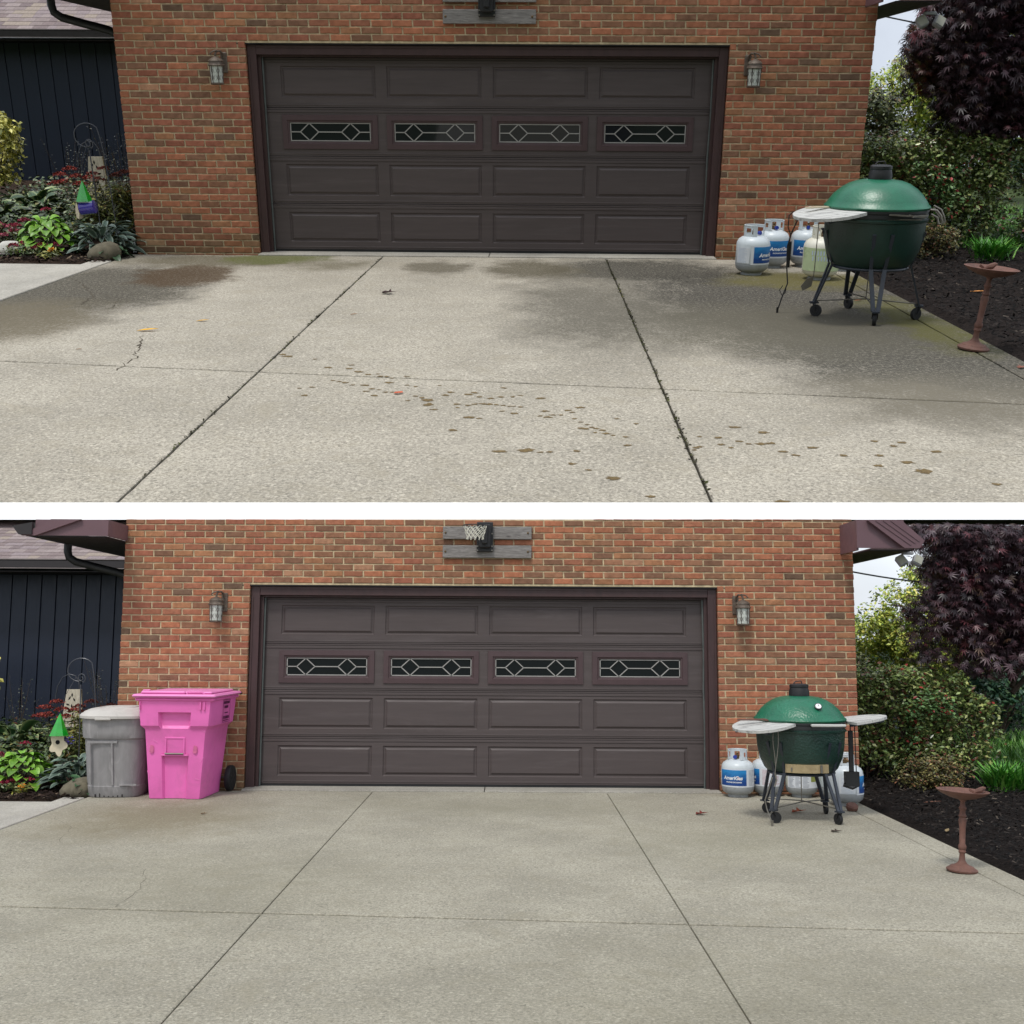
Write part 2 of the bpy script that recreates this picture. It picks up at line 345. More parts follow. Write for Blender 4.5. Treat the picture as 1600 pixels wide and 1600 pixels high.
    def flat(s, pts, z0, z1, X=None):
        n = len(pts); v = [(x, y, z0) for x, y in pts] + [(x, y, z1) for x, y in pts]
        f = [tuple(range(n - 1, -1, -1)), tuple(range(n, 2 * n))] + [(i, (i + 1) % n, n + (i + 1) % n, n + i) for i in range(n)]
        return s.add(v, f, X)
    def mesh(s, name, mats, smooth=False, colour=False, ang=40):
        me = bpy.data.meshes.new(name); me.from_pydata(s.v, [], s.f)
        for m_ in (mats if isinstance(mats, (list, tuple)) else [mats]): me.materials.append(m_)
        if any(s.mi): me.polygons.foreach_set('material_index', s.mi)
        if colour:
            a = me.color_attributes.new('tint', 'FLOAT_COLOR', 'POINT'); a.data.foreach_set('color', np.array([c + (1,) for c in s.c], 'f').ravel())
        if smooth:
            me.polygons.foreach_set('use_smooth', [True] * len(me.polygons))
            try: me.set_sharp_from_angle(angle=radians(ang))
            except Exception: pass
        me.update(); return me
    def build(s, name, mats, parent=None, smooth=False, colour=False, ang=40):
        o = bpy.data.objects.new(name, s.mesh(name, mats, smooth, colour, ang)); COL.objects.link(o)
        if parent is not None: o.parent = parent
        return o
def inst(name, me, parent, loc=(0, 0, 0), rot=(0, 0, 0), sc=(1, 1, 1)):
    o = bpy.data.objects.new(name, me); COL.objects.link(o); o.parent = parent; o.location = loc; o.rotation_euler = rot
    o.scale = sc if isinstance(sc, (tuple, list)) else (sc,) * 3; return o
def solo(mb, name, site, mats, label, cat, loc=(0, 0, 0), rz=0, group=None, smooth=False, colour=False, kind=None, sc=1, tilt=None):
    o = mb.build(name, mats, None, smooth, colour)
    mm = SITE[site] @ Matrix.Translation(loc) @ Matrix.Rotation(rz, 4, 'Z')
    if tilt: mm = mm @ Matrix.Rotation(tilt[0], 4, 'X') @ Matrix.Rotation(tilt[1], 4, 'Y')
    o.matrix_world = mm @ Matrix.Scale(sc, 4)
    return tag(o, label, cat, group, kind)
def struct(mb, name, site, mats, label=None, **k):
    o = solo(mb, name, site, mats, label, None, **k); o['kind'] = 'structure'; return o
RX90 = Matrix.Rotation(radians(90), 4, 'X')
def T(x, y, z): return Matrix.Translation((x, y, z))
def R(a, ax): return Matrix.Rotation(a, 4, ax)

# text as real flat lettering, optionally wrapped round a cylinder of radius wrap (facing -Y)
def lettering(txt, size, name, mat, parent, loc, wrap=None, a0=0., rot=None, bold=0., skew=0.):
    cu = bpy.data.curves.new('lettering', 'FONT'); cu.body = txt; cu.size = size; cu.align_x = 'CENTER'; cu.offset = bold; cu.shear = skew; cu.resolution_u = 3
    o = bpy.data.objects.new('lettering_tmp', cu); COL.objects.link(o)
    dg = bpy.context.evaluated_depsgraph_get(); me = bpy.data.meshes.new_from_object(o.evaluated_get(dg)); COL.objects.unlink(o); bpy.data.objects.remove(o)
    n = len(me.vertices); co = np.zeros(n * 3); me.vertices.foreach_get('co', co); co = co.reshape(-1, 3); out = np.zeros_like(co)
    if wrap:
        an = a0 - pi / 2 + co[:, 0] / wrap; out[:, 0] = wrap * np.cos(an); out[:, 1] = wrap * np.sin(an); out[:, 2] = co[:, 1]
    else: out[:, 0] = co[:, 0]; out[:, 2] = co[:, 1]
    me.vertices.foreach_set('co', out.ravel()); me.materials.clear(); me.materials.append(mat); me.update(); me.name = name
    return inst(name, me, parent, loc, rot or (0, 0, 0))
def patch(mb, r, a0, a1, z0, z1, n=10, th=.0012):
    """thin curved label, facing -Y at angle 0"""
    v = []; f = []
    for i in range(n + 1):
        a = a0 + (a1 - a0) * i / n - pi / 2
        for rr in (r, r + th):
            for z in (z0, z1): v.append((rr * cos(a), rr * sin(a), z))
    for i in range(n):
        k = i * 4; f += [(k + 2, k + 6, k + 7, k + 3), (k, k + 1, k + 5, k + 4), (k + 1, k + 3, k + 7, k + 5), (k, k + 4, k + 6, k + 2)]
    f += [(0, 2, 3, 1), (4 * n, 4 * n + 1, 4 * n + 3, 4 * n + 2)]
    mb.add(v, f); return mb

# ------------------------------------------------------------------ foliage
LEAF = {
    'oval': (np.array([(0, 0, 0), (.5, .27, .07), (1, 0, -.05), (.5, -.27, .07)]), [(0, 2, 1), (0, 3, 2)]),
    'lance': (np.array([(0, 0, 0), (.4, .13, .04), (1, 0, -.12), (.4, -.13, .04)]), [(0, 2, 1), (0, 3, 2)]),
    'broad': (np.array([(0, 0, 0), (.25, .3, .07), (.65, .3, .05), (1, 0, -.12), (.65, -.3, .05), (.25, -.3, .07), (.5, 0, 0)]), [(0, 6, 1), (1, 6, 2), (2, 6, 3), (3, 6, 4), (4, 6, 5), (5, 6, 0)]),
    'blade': (np.array([(0, .03, 0), (0, -.03, 0), (.55, .028, .06), (.55, -.028, .06), (1, 0, -.12)]), [(0, 1, 3, 2), (2, 3, 4)]),
    'chip': (np.array([(0, .16, 0), (0, -.16, 0), (1, -.12, .1), (1, .14, .02)]), [(0, 1, 2, 3)]),
}
def _maple():
    v = [(0, 0, 0)]; f = []
    for k, (a, l) in enumerate(((-105, .45), (-65, .75), (-30, .95), (0, 1.05), (30, .95), (65, .75), (105, .45))):
        a = radians(a); b = len(v); d = np.array((cos(a), sin(a))); e = np.array((-sin(a), cos(a)))
        for u, wd, z in ((.45, .085, .02), (.45, -.085, .02), (1, 0, -.22)):
            p = d * l * u + e * wd * l; v.append((p[0], p[1], z * l))
        f += [(0, b + 1, b + 2, b)]
    return np.array(v), f
LEAF['maple'] = _maple()
def orient(n, droop=.5, face=None, spread=1.):
    """random leaf frames: x along the leaf, z its upper side"""
    th = rng.uniform(0, 2 * pi, n); dz = rng.normal(-droop, .45 * spread, n)
    x = np.stack([np.cos(th), np.sin(th), dz], 1)
    if face is not None: x = x + np.array(face)
    x /= np.linalg.norm(x, axis=1, keepdims=True)
    up = np.stack([rng.normal(0, .55 * spread, n), rng.normal(0, .55 * spread, n) - .25, np.ones(n)], 1)
    z = up - (up * x).sum(1, keepdims=True) * x; z /= np.linalg.norm(z, axis=1, keepdims=True)
    return x, np.cross(z, x), z
def foliage(name, pts, kind, size, palette, parent, mat='leaf', droop=.4, jit=.3, shade=None, ax=None, spread=1.):
    tv, tf = LEAF[kind]; n = len(pts); pts = np.asarray(pts, float)
    X, Y, Z = ax if ax is not None else orient(n, droop, spread=spread)
    s = size * rng.uniform(1 - jit, 1 + jit, n)
    co = pts[:, None, :] + s[:, None, None] * (tv[None, :, 0:1] * X[:, None, :] + tv[None, :, 1:2] * Y[:, None, :] + tv[None, :, 2:3] * Z[:, None, :])
    k = len(tv); pal = np.array([s2l(p[:3]) for p in palette]); wt = np.array([p[3] if len(p) > 3 else 1 for p in palette], float)
    ci = rng.choice(len(pal), n, p=wt / wt.sum()); c = pal[ci] * rng.uniform(.75, 1.25, (n, 1))
    cc = np.ones((n, k, 4), 'f'); cc[:, :, :3] = c[:, None, :]
    me = bpy.data.meshes.new(name)
    base = np.arange(n) * k; allf = []; ls = []
    for t in tf: allf.append((base[:, None] + np.array(t)[None, :])); ls.append(len(t))
    loops = np.concatenate([a.ravel() for a in allf]); lens = np.concatenate([np.full(n, q) for q in ls])
    me.vertices.add(n * k); me.vertices.foreach_set('co', co.astype('f').ravel())
    me.loops.add(len(loops)); me.loops.foreach_set('vertex_index', loops.astype('i'))
    me.polygons.add(len(lens)); me.polygons.foreach_set('loop_start', np.concatenate([[0], np.cumsum(lens)[:-1]]).astype('i'))
    me.update(calc_edges=True); me.validate()
    a = me.color_attributes.new('tint', 'FLOAT_COLOR', 'POINT'); a.data.foreach_set('color', cc.ravel())
    me.materials.append(M[mat]); o = bpy.data.objects.new(name, me); COL.objects.link(o)
    if parent is not None: o.parent = parent
    return o
def clumps(n, ctr, rad, nc=40, cr=.25, shell=.6, flat=1.):
    """points gathered in uneven clumps spread through an ellipsoid's outer volume"""
    ctr = np.array(ctr, float); rad = np.array(rad, float)
    d = rng.normal(size=(nc, 3)); d /= np.linalg.norm(d, axis=1, keepdims=True)
    c = d * rng.uniform(shell, 1, (nc, 1)) ** .6
    k = rng.integers(0, nc, n); r = rng.normal(size=(n, 3)); r /= np.linalg.norm(r, axis=1, keepdims=True)
    q = r * (rng.uniform(0, 1, (n, 1)) ** .5) * cr * rng.uniform(.6, 1.3, nc)[k][:, None]; q[:, 2] *= flat
    return ctr + c[k] * rad * (1 - cr * .5) + q * rad.mean()
def boxcloud(n, lo, hi, nc=120, cr=.16, front=True):
    """hedge: clumps near the faces of a soft box"""
    lo, hi = np.array(lo, float), np.array(hi, float); c = rng.uniform(lo, hi, (nc, 3))
    m = rng.integers(0, 4, nc)
    c[m == 0, 1] = lo[1] + rng.uniform(0, .18, (m == 0).sum()); c[m == 1, 2] = hi[2] - rng.uniform(0, .12, (m == 1).sum()); c[m == 2, 1] = lo[1] + rng.uniform(0, .3, (m == 2).sum())
    k = rng.integers(0, nc, n); r = rng.normal(size=(n, 3)); r /= np.linalg.norm(r, axis=1, keepdims=True)
    return c[k] + r * (rng.uniform(0, 1, (n, 1)) ** .45) * cr * rng.uniform(.7, 1.4, nc)[k][:, None]

# ------------------------------------------------------------------ THE GROUND
def ground_low():
    b = MB(); b.flat([(-700, -200), (700, -200), (700, 900), (-700, 900)], -.3, -.03)
    struct(b, 'ground', 'B', M['lawn'], 'green lawn ground reaching away behind the lower garage')
def ground_high():
    b = MB(); b.flat([(-14, -8.31 - .578), (14, -8.31 + .578), (14, 40), (-14, 40)], -.06, -.03)
    struct(b, 'ground', 'A', M['lawn'], 'green ground of the upper terrace')
    # white coping along the near edge of the terrace, undercut below
    ea, eb = (lambda x: -8.344 + x * .0413), (lambda x: -8.547 + x * .0405)
    b = MB(); b.add([(-14, eb(-14), .003), (14, eb(14), .003), (14, ea(14), .003), (-14, ea(-14), .003), (-14, ea(-14), -.05), (14, ea(14), -.05)],
                    [(0, 1, 2, 3), (4, 5, 1, 0), (3, 2, 5, 4), (0, 3, 4), (1, 5, 2)])
    struct(b, 'terrace_coping', 'A', M['kerbwhite'], 'white coping strip along the near edge of the upper terrace')

def driveway(site):
    near = -8.335 if site == 'A' else -16.; cross = -6.05 if site == 'A' else -5.52
    b = MB(); b.flat([(-4.1, near - (.17 if site == 'A' else 0)), (3.86, near + (.15 if site == 'A' else 0)), (3.86, -.16), (-4.1, -.16)], -.1, -.016)
    d = struct(b, 'driveway', site, M['dirtgap'] if site == 'A' else M['gapclean'], 'broad %s concrete driveway in front of the garage' % ('stained' if site == 'A' else 'washed'))
    g = .0075 if site == 'A' else .0042
    xs = [-4.06, -1.2, 1.32, 3.62, 3.84]; ys = [-.16, cross] + ([near] if site == 'A' else [-11., near])
    for i in range(4):
        for j in range(len(ys) - 1):
            gy = g * (1.5 if site == 'A' else 4.2); x0, x1, y1, y0 = xs[i] + g, xs[i + 1] - g, ys[j] - (gy if j else 0), ys[j + 1] + (gy if j < len(ys) - 2 else 0)
            last = site == 'A' and j == len(ys) - 2
            yc = (lambda x: -6.12 - .13 * (x - .2)) if site == 'A' else (lambda x: -5.52 - .08 * (x - .2))      # the cross joint was sawn slightly askew
            ny = (lambda x: -8.343 + x * .0413) if last else (lambda x, q=gy: yc(x) + q) if j == 0 else (lambda x, q=y0: q)
            my = (lambda x, q=gy: yc(x) - q) if j == 1 else (lambda x, q=y1: q)
            s = MB(); nx = max(1, int((x1 - x0) / .3)); c = .006
            # slab with worn, slightly wavy edges
            top = []; n = 24
            def e(p, q): return [(p[0] + (q[0] - p[0]) * t / n + (random.uniform(-.003, .003) if 0 < t < n and site == 'A' else 0), p[1] + (q[1] - p[1]) * t / n + (random.uniform(-.003, .003) if 0 < t < n and site == 'A' else 0)) for t in range(n)]
            ring = e((x0, ny(x0)), (x1, ny(x1))) + e((x1, ny(x1)), (x1, my(x1))) + e((x1, my(x1)), (x0, my(x0))) + e((x0, my(x0)), (x0, ny(x0)))
            cx, cy = (x0 + x1) / 2, (y0 + y1) / 2; k = len(ring)
            ins = [(x + (c if x < cx else -c), y + (c if y < cy else -c)) for x, y in ring]
            v = [(x, y, -.016) for x, y in ring] + [(x, y, -.004) for x, y in ring] + [(x, y, 0) for x, y in ins]
            f = [(a * k + q, a * k + (q + 1) % k, (a + 1) * k + (q + 1) % k, (a + 1) * k + q) for a in range(2) for q in range(k)] + [tuple(range(2 * k, 3 * k))]
            s.add(v, f); s.build('slab', M['drive_' + site], d)
    # pale threshold slab in front of the door, in two pieces
    for x0, x1 in ((-2.62, -.004), (.004, 2.56)):
        s = MB(); s.box(x0, x1, -.155, .17, -.02, .012, ch=.004); s.build('threshold_slab', M['lip'], d)
    # walkway to the left
    b = MB(); b.flat([(-4.3, -.95), (-9, -.9), (-9, -3.6), (-4.3, -3.6)], -.1, -.012)
    for (pts) in ([(-4.3, -.95), (-9, -.9), (-9, -2.9), (-4.3, -2.9)],):
        pass
    wk = struct(b, 'walkway', site, M['walk'], 'pale concrete walkway joining the left of the %s' % WHERE[site])
    s = MB(); s.box(-4.29, -4.07, -3.6, -.75, -.05, .004, ch=.006); s.build('edge_slab', M['walk'], wk)
    s = MB(); s.flat([(-4.3, -3.62), (-9, -3.62), (-9, -8.3 if site == 'A' else -16), (-4.12, -8.3 if site == 'A' else -16), (-4.12, -3.62)], -.08, -.014)
    s.build('lower_slab', M['walk'], wk)
    # mulch beds
    for name, mat, lo, hi, lab, z0 in (('mulch_bed', 'mulchb', (-10.5, -.9), (-4.08, 8.95 if site == 'A' else 4.1), 'brown bark mulch bed between the walkway and navy wall, %s', -.02), ('mulch_bed', 'mulchd', (3.845, -8.1 if site == 'A' else -14), (8.2, 3.4), 'black mulch bed right of the %s', -.05)):
        s = MB(); nx, ny = 40, 60; vs = []
        for j in range(ny + 1):
            for i in range(nx + 1):
                x = lo[0] + (hi[0] - lo[0]) * i / nx; y = lo[1] + (hi[1] - lo[1]) * j / ny; e = min(1, min(i * 3, nx - i, j, ny - j) / 3)
                vs.append((x, y, z0 + .03 * (x > 0) + e * (.035 + random.uniform(-.012, .016)) + (min(.25, max(0, y) * .05) if x < 0 else 0)))
        s.add(vs, [(j * (nx + 1) + i, j * (nx + 1) + i + 1, (j + 1) * (nx + 1) + i + 1, (j + 1) * (nx + 1) + i) for j in range(ny) for i in range(nx)])
        struct(s, name, site, M[mat], lab % WHERE[site], smooth=True)
    # loose chips
    n = 9500; p = np.stack([rng.uniform(3.88, 6.3, n), rng.uniform(-6.8, .9, n), rng.uniform(.035, .075, n)], 1)
    o = foliage('mulch_chips', p, 'chip', .036, [(26, 24, 23, 5), (44, 39, 36, 3), (84, 76, 68, .35), (16, 15, 15, 3)], None, 'chip', droop=0., jit=.6, spread=.6)
    o.matrix_world = SITE[site]; tag(o, 'loose black mulch chips right of the %s' % WHERE[site], 'mulch', kind='stuff')
    n = 2200; p = np.stack([rng.uniform(-5.9, -4.1, n), rng.uniform(-.88, .3, n), rng.uniform(.0, .04, n)], 1)
    o = foliage('mulch_chips', p, 'chip', .045, [(40, 30, 26, 5), (70, 56, 48, 3), (110, 96, 80, .5), (20, 15, 13, 3)], None, 'chip', droop=0., jit=.6, spread=.6)
    o.matrix_world = SITE[site]; tag(o, 'loose brown bark chips left of the %s' % WHERE[site], 'mulch', kind='stuff')

# ------------------------------------------------------------------ THE GARAGE
OX0, OX1, OZ = -2.63, 2.57, 2.225
WX0, WX1 = -4.05, 4.10
def brick_tint(x, z):
    base = random.choices([(162, 108, 84), (168, 110, 82), (154, 98, 78), (148, 108, 84), (134, 100, 80), (164, 118, 86), (114, 92, 76), (176, 134, 106)], [5, 5, 4, 3, 2, 2, .7, .4])[0]
    k = random.uniform(.93, 1.07); c = s2l(tuple(min(255, v * k) for v in base))
    lum = sum(c) / 3; c = tuple(v * .95 + lum * .05 for v in c)
    if z < .22: c = tuple(v * .82 for v in c[:1]) + (c[1] * .92, c[2] * .85)
    return c
def add_brick(b, x0, x1, z0, z1, X=None, jy=0.):
    """rough-faced brick: wavy arrises, the lower lip slightly undercut"""
    j = lambda k=1.: random.uniform(-.003, .003) * k; c = .005; m = 4; dx = (x1 - x0)
    xs = [x0 + dx * i / m + (j(2) if 0 < i < m else 0) for i in range(m + 1)]
    v = [(x0, .085, z0), (x1, .085, z0), (x1, .085, z1), (x0, .085, z1)]
    lo = [(x + (j(.6) if 0 < i < m else 0), jy + .006, z0 + j(.7)) for i, x in enumerate(xs)]; lf = [(min(max(x, x0 + c), x1 - c), jy + j(.6), z0 + c + j(.5)) for x in xs]
    hf = [(min(max(x, x0 + c), x1 - c), jy + j(.6) - .001, z1 - c + j(.5)) for x in xs]; hi = [(x, jy + .004, z1 + j(.7)) for x in xs]
    L0 = 4; L1 = L0 + m + 1; L2 = L1 + m + 1; L3 = L2 + m + 1; v += lo + lf + hf + hi
    f = [tuple([0, 1] + [L0 + i for i in range(m, -1, -1)]), tuple([2, 3] + [L3 + i for i in range(m + 1)])]
    for a, q in ((L0, L1), (L1, L2), (L2, L3)): f += [(a + i, a + i + 1, q + i + 1, q + i) for i in range(m)]
    f += [(1, 2, L3 + m, L2 + m, L1 + m, L0 + m), (3, 0, L0, L1, L2, L3)]
    b.add(v, f, X)
def garage(site):
    H = 2.972 if site == 'B' else 3.35; HX = (lambda x: 2.9725 + .0062 * x) if site == 'B' else (lambda x: 3.35)
    t = thing('brick_garage', site, 'brick garage front wall with eaves, behind the %s' % WHERE[site], 'garage', (0, 0, 0))
    b = MB(); y0, y1 = .0085, .24
    b.box(WX0 + .006, OX0 - .008, y0, y1, -.12, OZ - .001); b.box(OX1 + .008, WX1 - .006, y0, y1, -.12, OZ - .001); b.prism([(WX0 + .006, OZ + .001), (WX1 - .006, OZ + .001), (WX1 - .006, HX(WX1)), (WX0 + .006, HX(WX0))], y0, y1)
    b.build('wall', M['mortar'], t)
    b = MB()   # rest of the building: side walls and flat deck
    b.box(WX0 + .02, WX0 + .2, y1 + .002, 7, -.1, H - .03); b.box(WX1 - .2, WX1 - .02, y1 + .002, 7, -.1, H - .03); b.box(WX0 + .02, WX1 - .02, 7.002, 7.2, -.1, H - .03)
    b.build('side_wall', M['mortar'], t)
    b = MB(); b.box(WX0 + .02, WX1 - .02, y1 + .002, 7.2, H - .028, H - .01); b.build('roof', M['gutter'], t)
    b = MB(); b.box(-3.2, 3.2, .9, .92, -.02, 2.6); b.build('interior_screen', M['darkvoid'], t)
    RH, BL, J = .0723, .2235, .0122
    bricks = []; row = 0; z = -.065
    # each course is laid from the left corner, cut at the opening
    while z < H + .03:
        z1 = z + RH - J; off = 0 if row % 2 else BL / 2
        off += random.uniform(-.004, .004)
        x = WX0 - off
        while x < WX1:
            a, c = max(x, WX0), min(x + BL - J, WX1)
            if c - a > .025:
                if z1 > OZ - .02 and z >= OZ - .04 or c < OX0 - .001 or a > OX1 + .001: bricks.append((a, c, z, z1))
                else:
                    if a < OX0 and c > OX0: bricks.append((a, OX0 - .002, z, z1)) if OX0 - a > .03 else None
                    if a < OX1 and c > OX1: bricks.append((OX1 + .002, c, z, z1)) if c - OX1 > .03 else None
            x += BL + random.uniform(-.0015, .0015) if False else BL
        z += RH; row += 1
    bricks = [(q[0], q[1], q[2], min(q[3], HX((q[0] + q[1]) / 2))) for q in bricks]
    bricks = [q for q in bricks if q[3] - q[2] > .008]
    bricks = [q for q in bricks if not (q[3] > OZ - .03 and q[2] < OZ and q[0] < OX1 and q[1] > OX0 and (q[0] > OX0 - .21 and q[1] < OX1 + .21) and q[2] < OZ - .045)]
    # the 300 nearest to the viewer stand alone, the rest are one joined part
    full = [q for q in bricks if q[1] - q[0] > BL - J - .003 and q[3] - q[2] > RH - J - .003]
    full.sort(key=lambda q: (q[0] - .3) ** 2 + (q[2] - 1.6) ** 2)
    lone = set(full[:300])
    global BRICKS
    if 'BRICKS' not in globals():
        BRICKS = []
        for i in range(40):
            s = MB(); s.cur = brick_tint(0, 1); add_brick(s, 0, BL - J, 0, RH - J, jy=0.); BRICKS.append(s.mesh('brick', M['brick'], colour=True))
    rest = MB()
    for q in bricks:
        if q in lone: inst('brick', random.choice(BRICKS), t, (q[0], random.uniform(-.003, .002), q[2] + random.uniform(-.001, .001)))
        else: rest.cur = brick_tint(q[0], q[2]); add_brick(rest, *q, jy=random.uniform(-.003, .002))
    o = rest.build('brick_courses', M['brick'], t, colour=True); o['kind'] = 'stuff'
    # brick ends returning into the opening
    for xx, sg in ((OX0, -1), (OX1, 1)):
        b = MB(); z = -.065
        while z < OZ - .05:
            b.cur = brick_tint(0, z); b.box(min(xx, xx + sg * .09), max(xx, xx + sg * .09), .086, .2, z, z + RH - J); z += RH
        b.build('reveal_bricks', M['brick'], t, colour=True)['kind'] = 'stuff'
    # steel lintel
    b = MB(); b.box(OX0 - .1, OX1 + .1, .004, .12, OZ - .012, OZ - .004); b.build('lintel', M['gutter'], t)
    # eaves
    ht = H if site == 'A' else 2.876; ht2 = H if site == 'A' else 2.925
    e = MB(); e.box(-4.80, -4.022, -.6, -.575, 2.705, ht); e.build('eave_fascia', M['eave'], t)
    e = MB(); e.box(-4.047, -4.022, -.573, .0, 2.705, ht); e.build('eave_return', M['eave'], t)
    e = MB(); e.prism([(-4.93, 2.70), (-4.78, 2.70), (-4.30, ht), (-4.62, ht)], -.64, -.603); e.build('rake_board', M['eave'], t)
    e = MB(); e.prism([(-5.02, 2.80), (-4.95, 2.71), (-4.81, 2.71), (-4.81, 2.84)], -.66, 7); e.build('gutter', M['gutter'], t)
    e = MB(); e.box(-4.79, -4.05, -.57, 7, 2.69, 2.702); e.build('soffit', M['soffit'], t)
    e = MB(); e.tube([(-4.87, .45, 2.72), (-4.87, .45, 2.62), (-4.85, .45, 2.55), (-4.78, .47, 2.50), (-4.55, .5, 2.44), (-4.3, .52, 2.38), (-4.2, .52, 2.34)], .045, 12); e.build('downspout', M['blackp'], t, True)
    e = MB(); e.box(3.955, 4.46, -.6, -.575, 2.625, ht2) ; e.build('eave_fascia', M['eave'], t)
    e = MB(); e.box(3.955, 3.98, -.573, .0, 2.60, ht2); e.build('eave_return', M['eave'], t)
    e = MB(); e.prism([(4.44, 2.62), (4.60, 2.62), (4.655, 2.70), (4.42, ht2 - .012), (4.06, ht2 - .012)], -.66, -.603)
    for k in range(3): e.prism([(4.50 + k * .045, 2.65 + k * .02), (4.512 + k * .045, 2.66 + k * .02), (4.15 + k * .08, ht2 - .016), (4.137 + k * .08, ht2 - .016)], -.668, -.662)
    e.build('rake_board', M['eave'], t)
    e = MB(); e.box(4.105, 4.55, -.57, 7, 2.60, 2.612); e.build('soffit', M['soffit'], t)
    e = MB(); e.box(4.552, 4.57, -.55, 7, 2.60, min(ht2, 2.74)); e.build('eave_board', M['eave'], t)
    # door casing
    f = thing('garage_door', site, 'wide brown sectional garage door with four leaded windows, %s' % WHERE[site], 'garage door', (0, 0, 0))
    b = MB()
    b.box(OX0 + .001, OX0 + .10, .045, .16, 0, OZ - .015, ch=.004); b.box(OX1 - .10, OX1 - .001, .045, .16, 0, OZ - .015, ch=.004)
    b.box(OX0 + .012, OX0 + .03, .036, .0449, 0, OZ - .13); b.box(OX1 - .03, OX1 - .012, .036, .0449, 0, OZ - .13)
    b.build('jamb', M['maroon'], f); b = MB()
    b.box(OX0 + .101, OX1 - .101, .045, .16, OZ - .115, OZ - .015, ch=.004); b.box(OX0 + .101, OX1 - .101, .036, .0449, OZ - .045, OZ - .02)
    b.build('header', M['maroon'], f)
    b = MB(); b.box(OX0 + .101, OX0 + .135, .10, .17, 0, OZ - .117); b.box(OX1 - .135, OX1 - .101, .10, .17, 0, OZ - .117); b.box(OX0 + .136, OX1 - .136, .10, .17, OZ - .135, OZ - .117); b.build('stop_moulding', M['maroon'], f)
    b = MB(); b.tube([(OX0 + .145, .125, 0), (OX0 + .142, .125, 1.), (OX0 + .146, .125, OZ - .14)], .011); b.tube([(OX1 - .147, .125, 0.0), (OX1 - .142, .12, .25), (OX1 - .137, .125, .7), (OX1 - .146, .118, 1.1), (OX1 - .138, .125, 1.5), (OX1 - .147, .125, OZ - .14)], .011)
    b.build('weather_strip', M['seal'], f, True)
    # door leaf: four sections, each of rails and stiles round four openings
    DX0, DX1, DZ0 = OX0 + .136, OX1 - .136, .035; DZ1 = OZ - .136; SH = (DZ1 - DZ0) / 4; D0 = .165
    cols = []; pw = 1.045; gp = .124; mg = (DX1 - DX0 - 4 * pw - 3 * gp) / 2
    for i in range(4): a = DX0 + mg + i * (pw + gp); cols.append((a, a + pw))
    rails = {0: (.085, .105), 1: (.085, .095), 2: (.085, .095), 3: (.10, .095)}
    for k in range(4):
        z0 = DZ0 + k * SH + .003; z1 = z0 + SH - .006; pb, pt = z0 + rails[k][0], z1 - rails[k][1] + .012
        b = MB(); b.box(DX0, DX1, D0, D0 + .04, z0, pb); b.box(DX0, DX1, D0, D0 + .04, pt, z1)
        xs = [DX0] + [q for c in cols for q in c] + [DX1]
        for i in range(0, len(xs), 2): b.box(xs[i], xs[i + 1], D0, D0 + .04, pb + .0001, pt - .0001)
        # pressed ribs along the seams
        b.box(DX0, DX1, D0 - .006, D0 - .0001, z1 - .05, z1 - .022, ch=.003); b.box(DX0, DX1, D0 - .004, D0 - .0001, z1 - .016, z1, ch=.002); b.box(DX0, DX1, D0 - .005, D0 - .0001, z0 + .018, z0 + .034, ch=.002)
        sec = b.build('door_section', M['door'], f)
        for (a, c) in cols:
            if k != 2:
                rings = [(0, 0), (.010, .012), (.022, .012), (.042, -.002)]
                v = []
                for i_, y in rings: v += [(a + i_, D0 + y, pb + i_), (c - i_, D0 + y, pb + i_), (c - i_, D0 + y, pt - i_), (a + i_, D0 + y, pt - i_)]
                fs = [(r * 4 + q, r * 4 + (q + 1) % 4, r * 4 + 4 + (q + 1) % 4, r * 4 + 4 + q) for r in range(3) for q in range(4)] + [(12, 13, 14, 15)]
                p = MB(); p.add(v, fs); p.build('raised_panel', M['door'], f)
            else:
                wf = MB(); rings = [(-.012, .0), (-.010, -.014), (.045, -.016), (.052, -.006), (.066, -.004), (.072, .014)]; v = []
                for i_, y in rings: v += [(a + i_, D0 + y, pb + i_), (c - i_, D0 + y, pb + i_), (c - i_, D0 + y, pt - i_), (a + i_, D0 + y, pt - i_)]
                wf.add(v, [(r * 4 + q, r * 4 + (q + 1) % 4, r * 4 + 4 + (q + 1) % 4, r * 4 + 4 + q) for r in range(5) for q in range(4)])
                win = wf.build('window', M['winframe'], f)
                ga, gc, gb, gt = a + .071, c - .071, pb + .071, pt - .071; yy = D0 + .012
                gl = MB(); gl.box(ga, gc, yy, yy + .006, gb, gt); gl.build('glass_pane', M['glass'], win)
                lead = MB(); cm = .0042; yl = yy - .004
                def seg(p, q): lead.bar((p[0], yl, p[1]), (q[0], yl, q[1]), .0055, .0105, side=(0, 1, 0))
                hz = (gb + gt) / 2; hh = (gt - gb) / 2 - .006; W = gc - ga; dw = .113 * W
                e_ = .006
                for p, q in (((ga, gb + e_), (gc, gb + e_)), ((ga, gt - e_), (gc, gt - e_)), ((ga + e_, gb), (ga + e_, gt)), ((gc - e_, gb), (gc - e_, gt))): seg(p, q)
                xs2 = [ga + .238 * W, ga + .75 * W]
                for xc in xs2:
                    seg((xc - dw, hz), (xc, hz + hh)); seg((xc, hz + hh), (xc + dw, hz)); seg((xc + dw, hz), (xc, hz - hh)); seg((xc, hz - hh), (xc - dw, hz))
                seg((ga, hz), (xs2[0] - dw, hz)); seg((xs2[0] + dw, hz), (xs2[1] - dw, hz)); seg((xs2[1] + dw, hz), (gc, hz))
                lead.build('leading', M['came'], win)
    b = MB(); b.box(DX0, DX1, D0 - .002, D0 + .03, .013, DZ0 - .001); b.build('bottom_seal', M['blackp'], f)

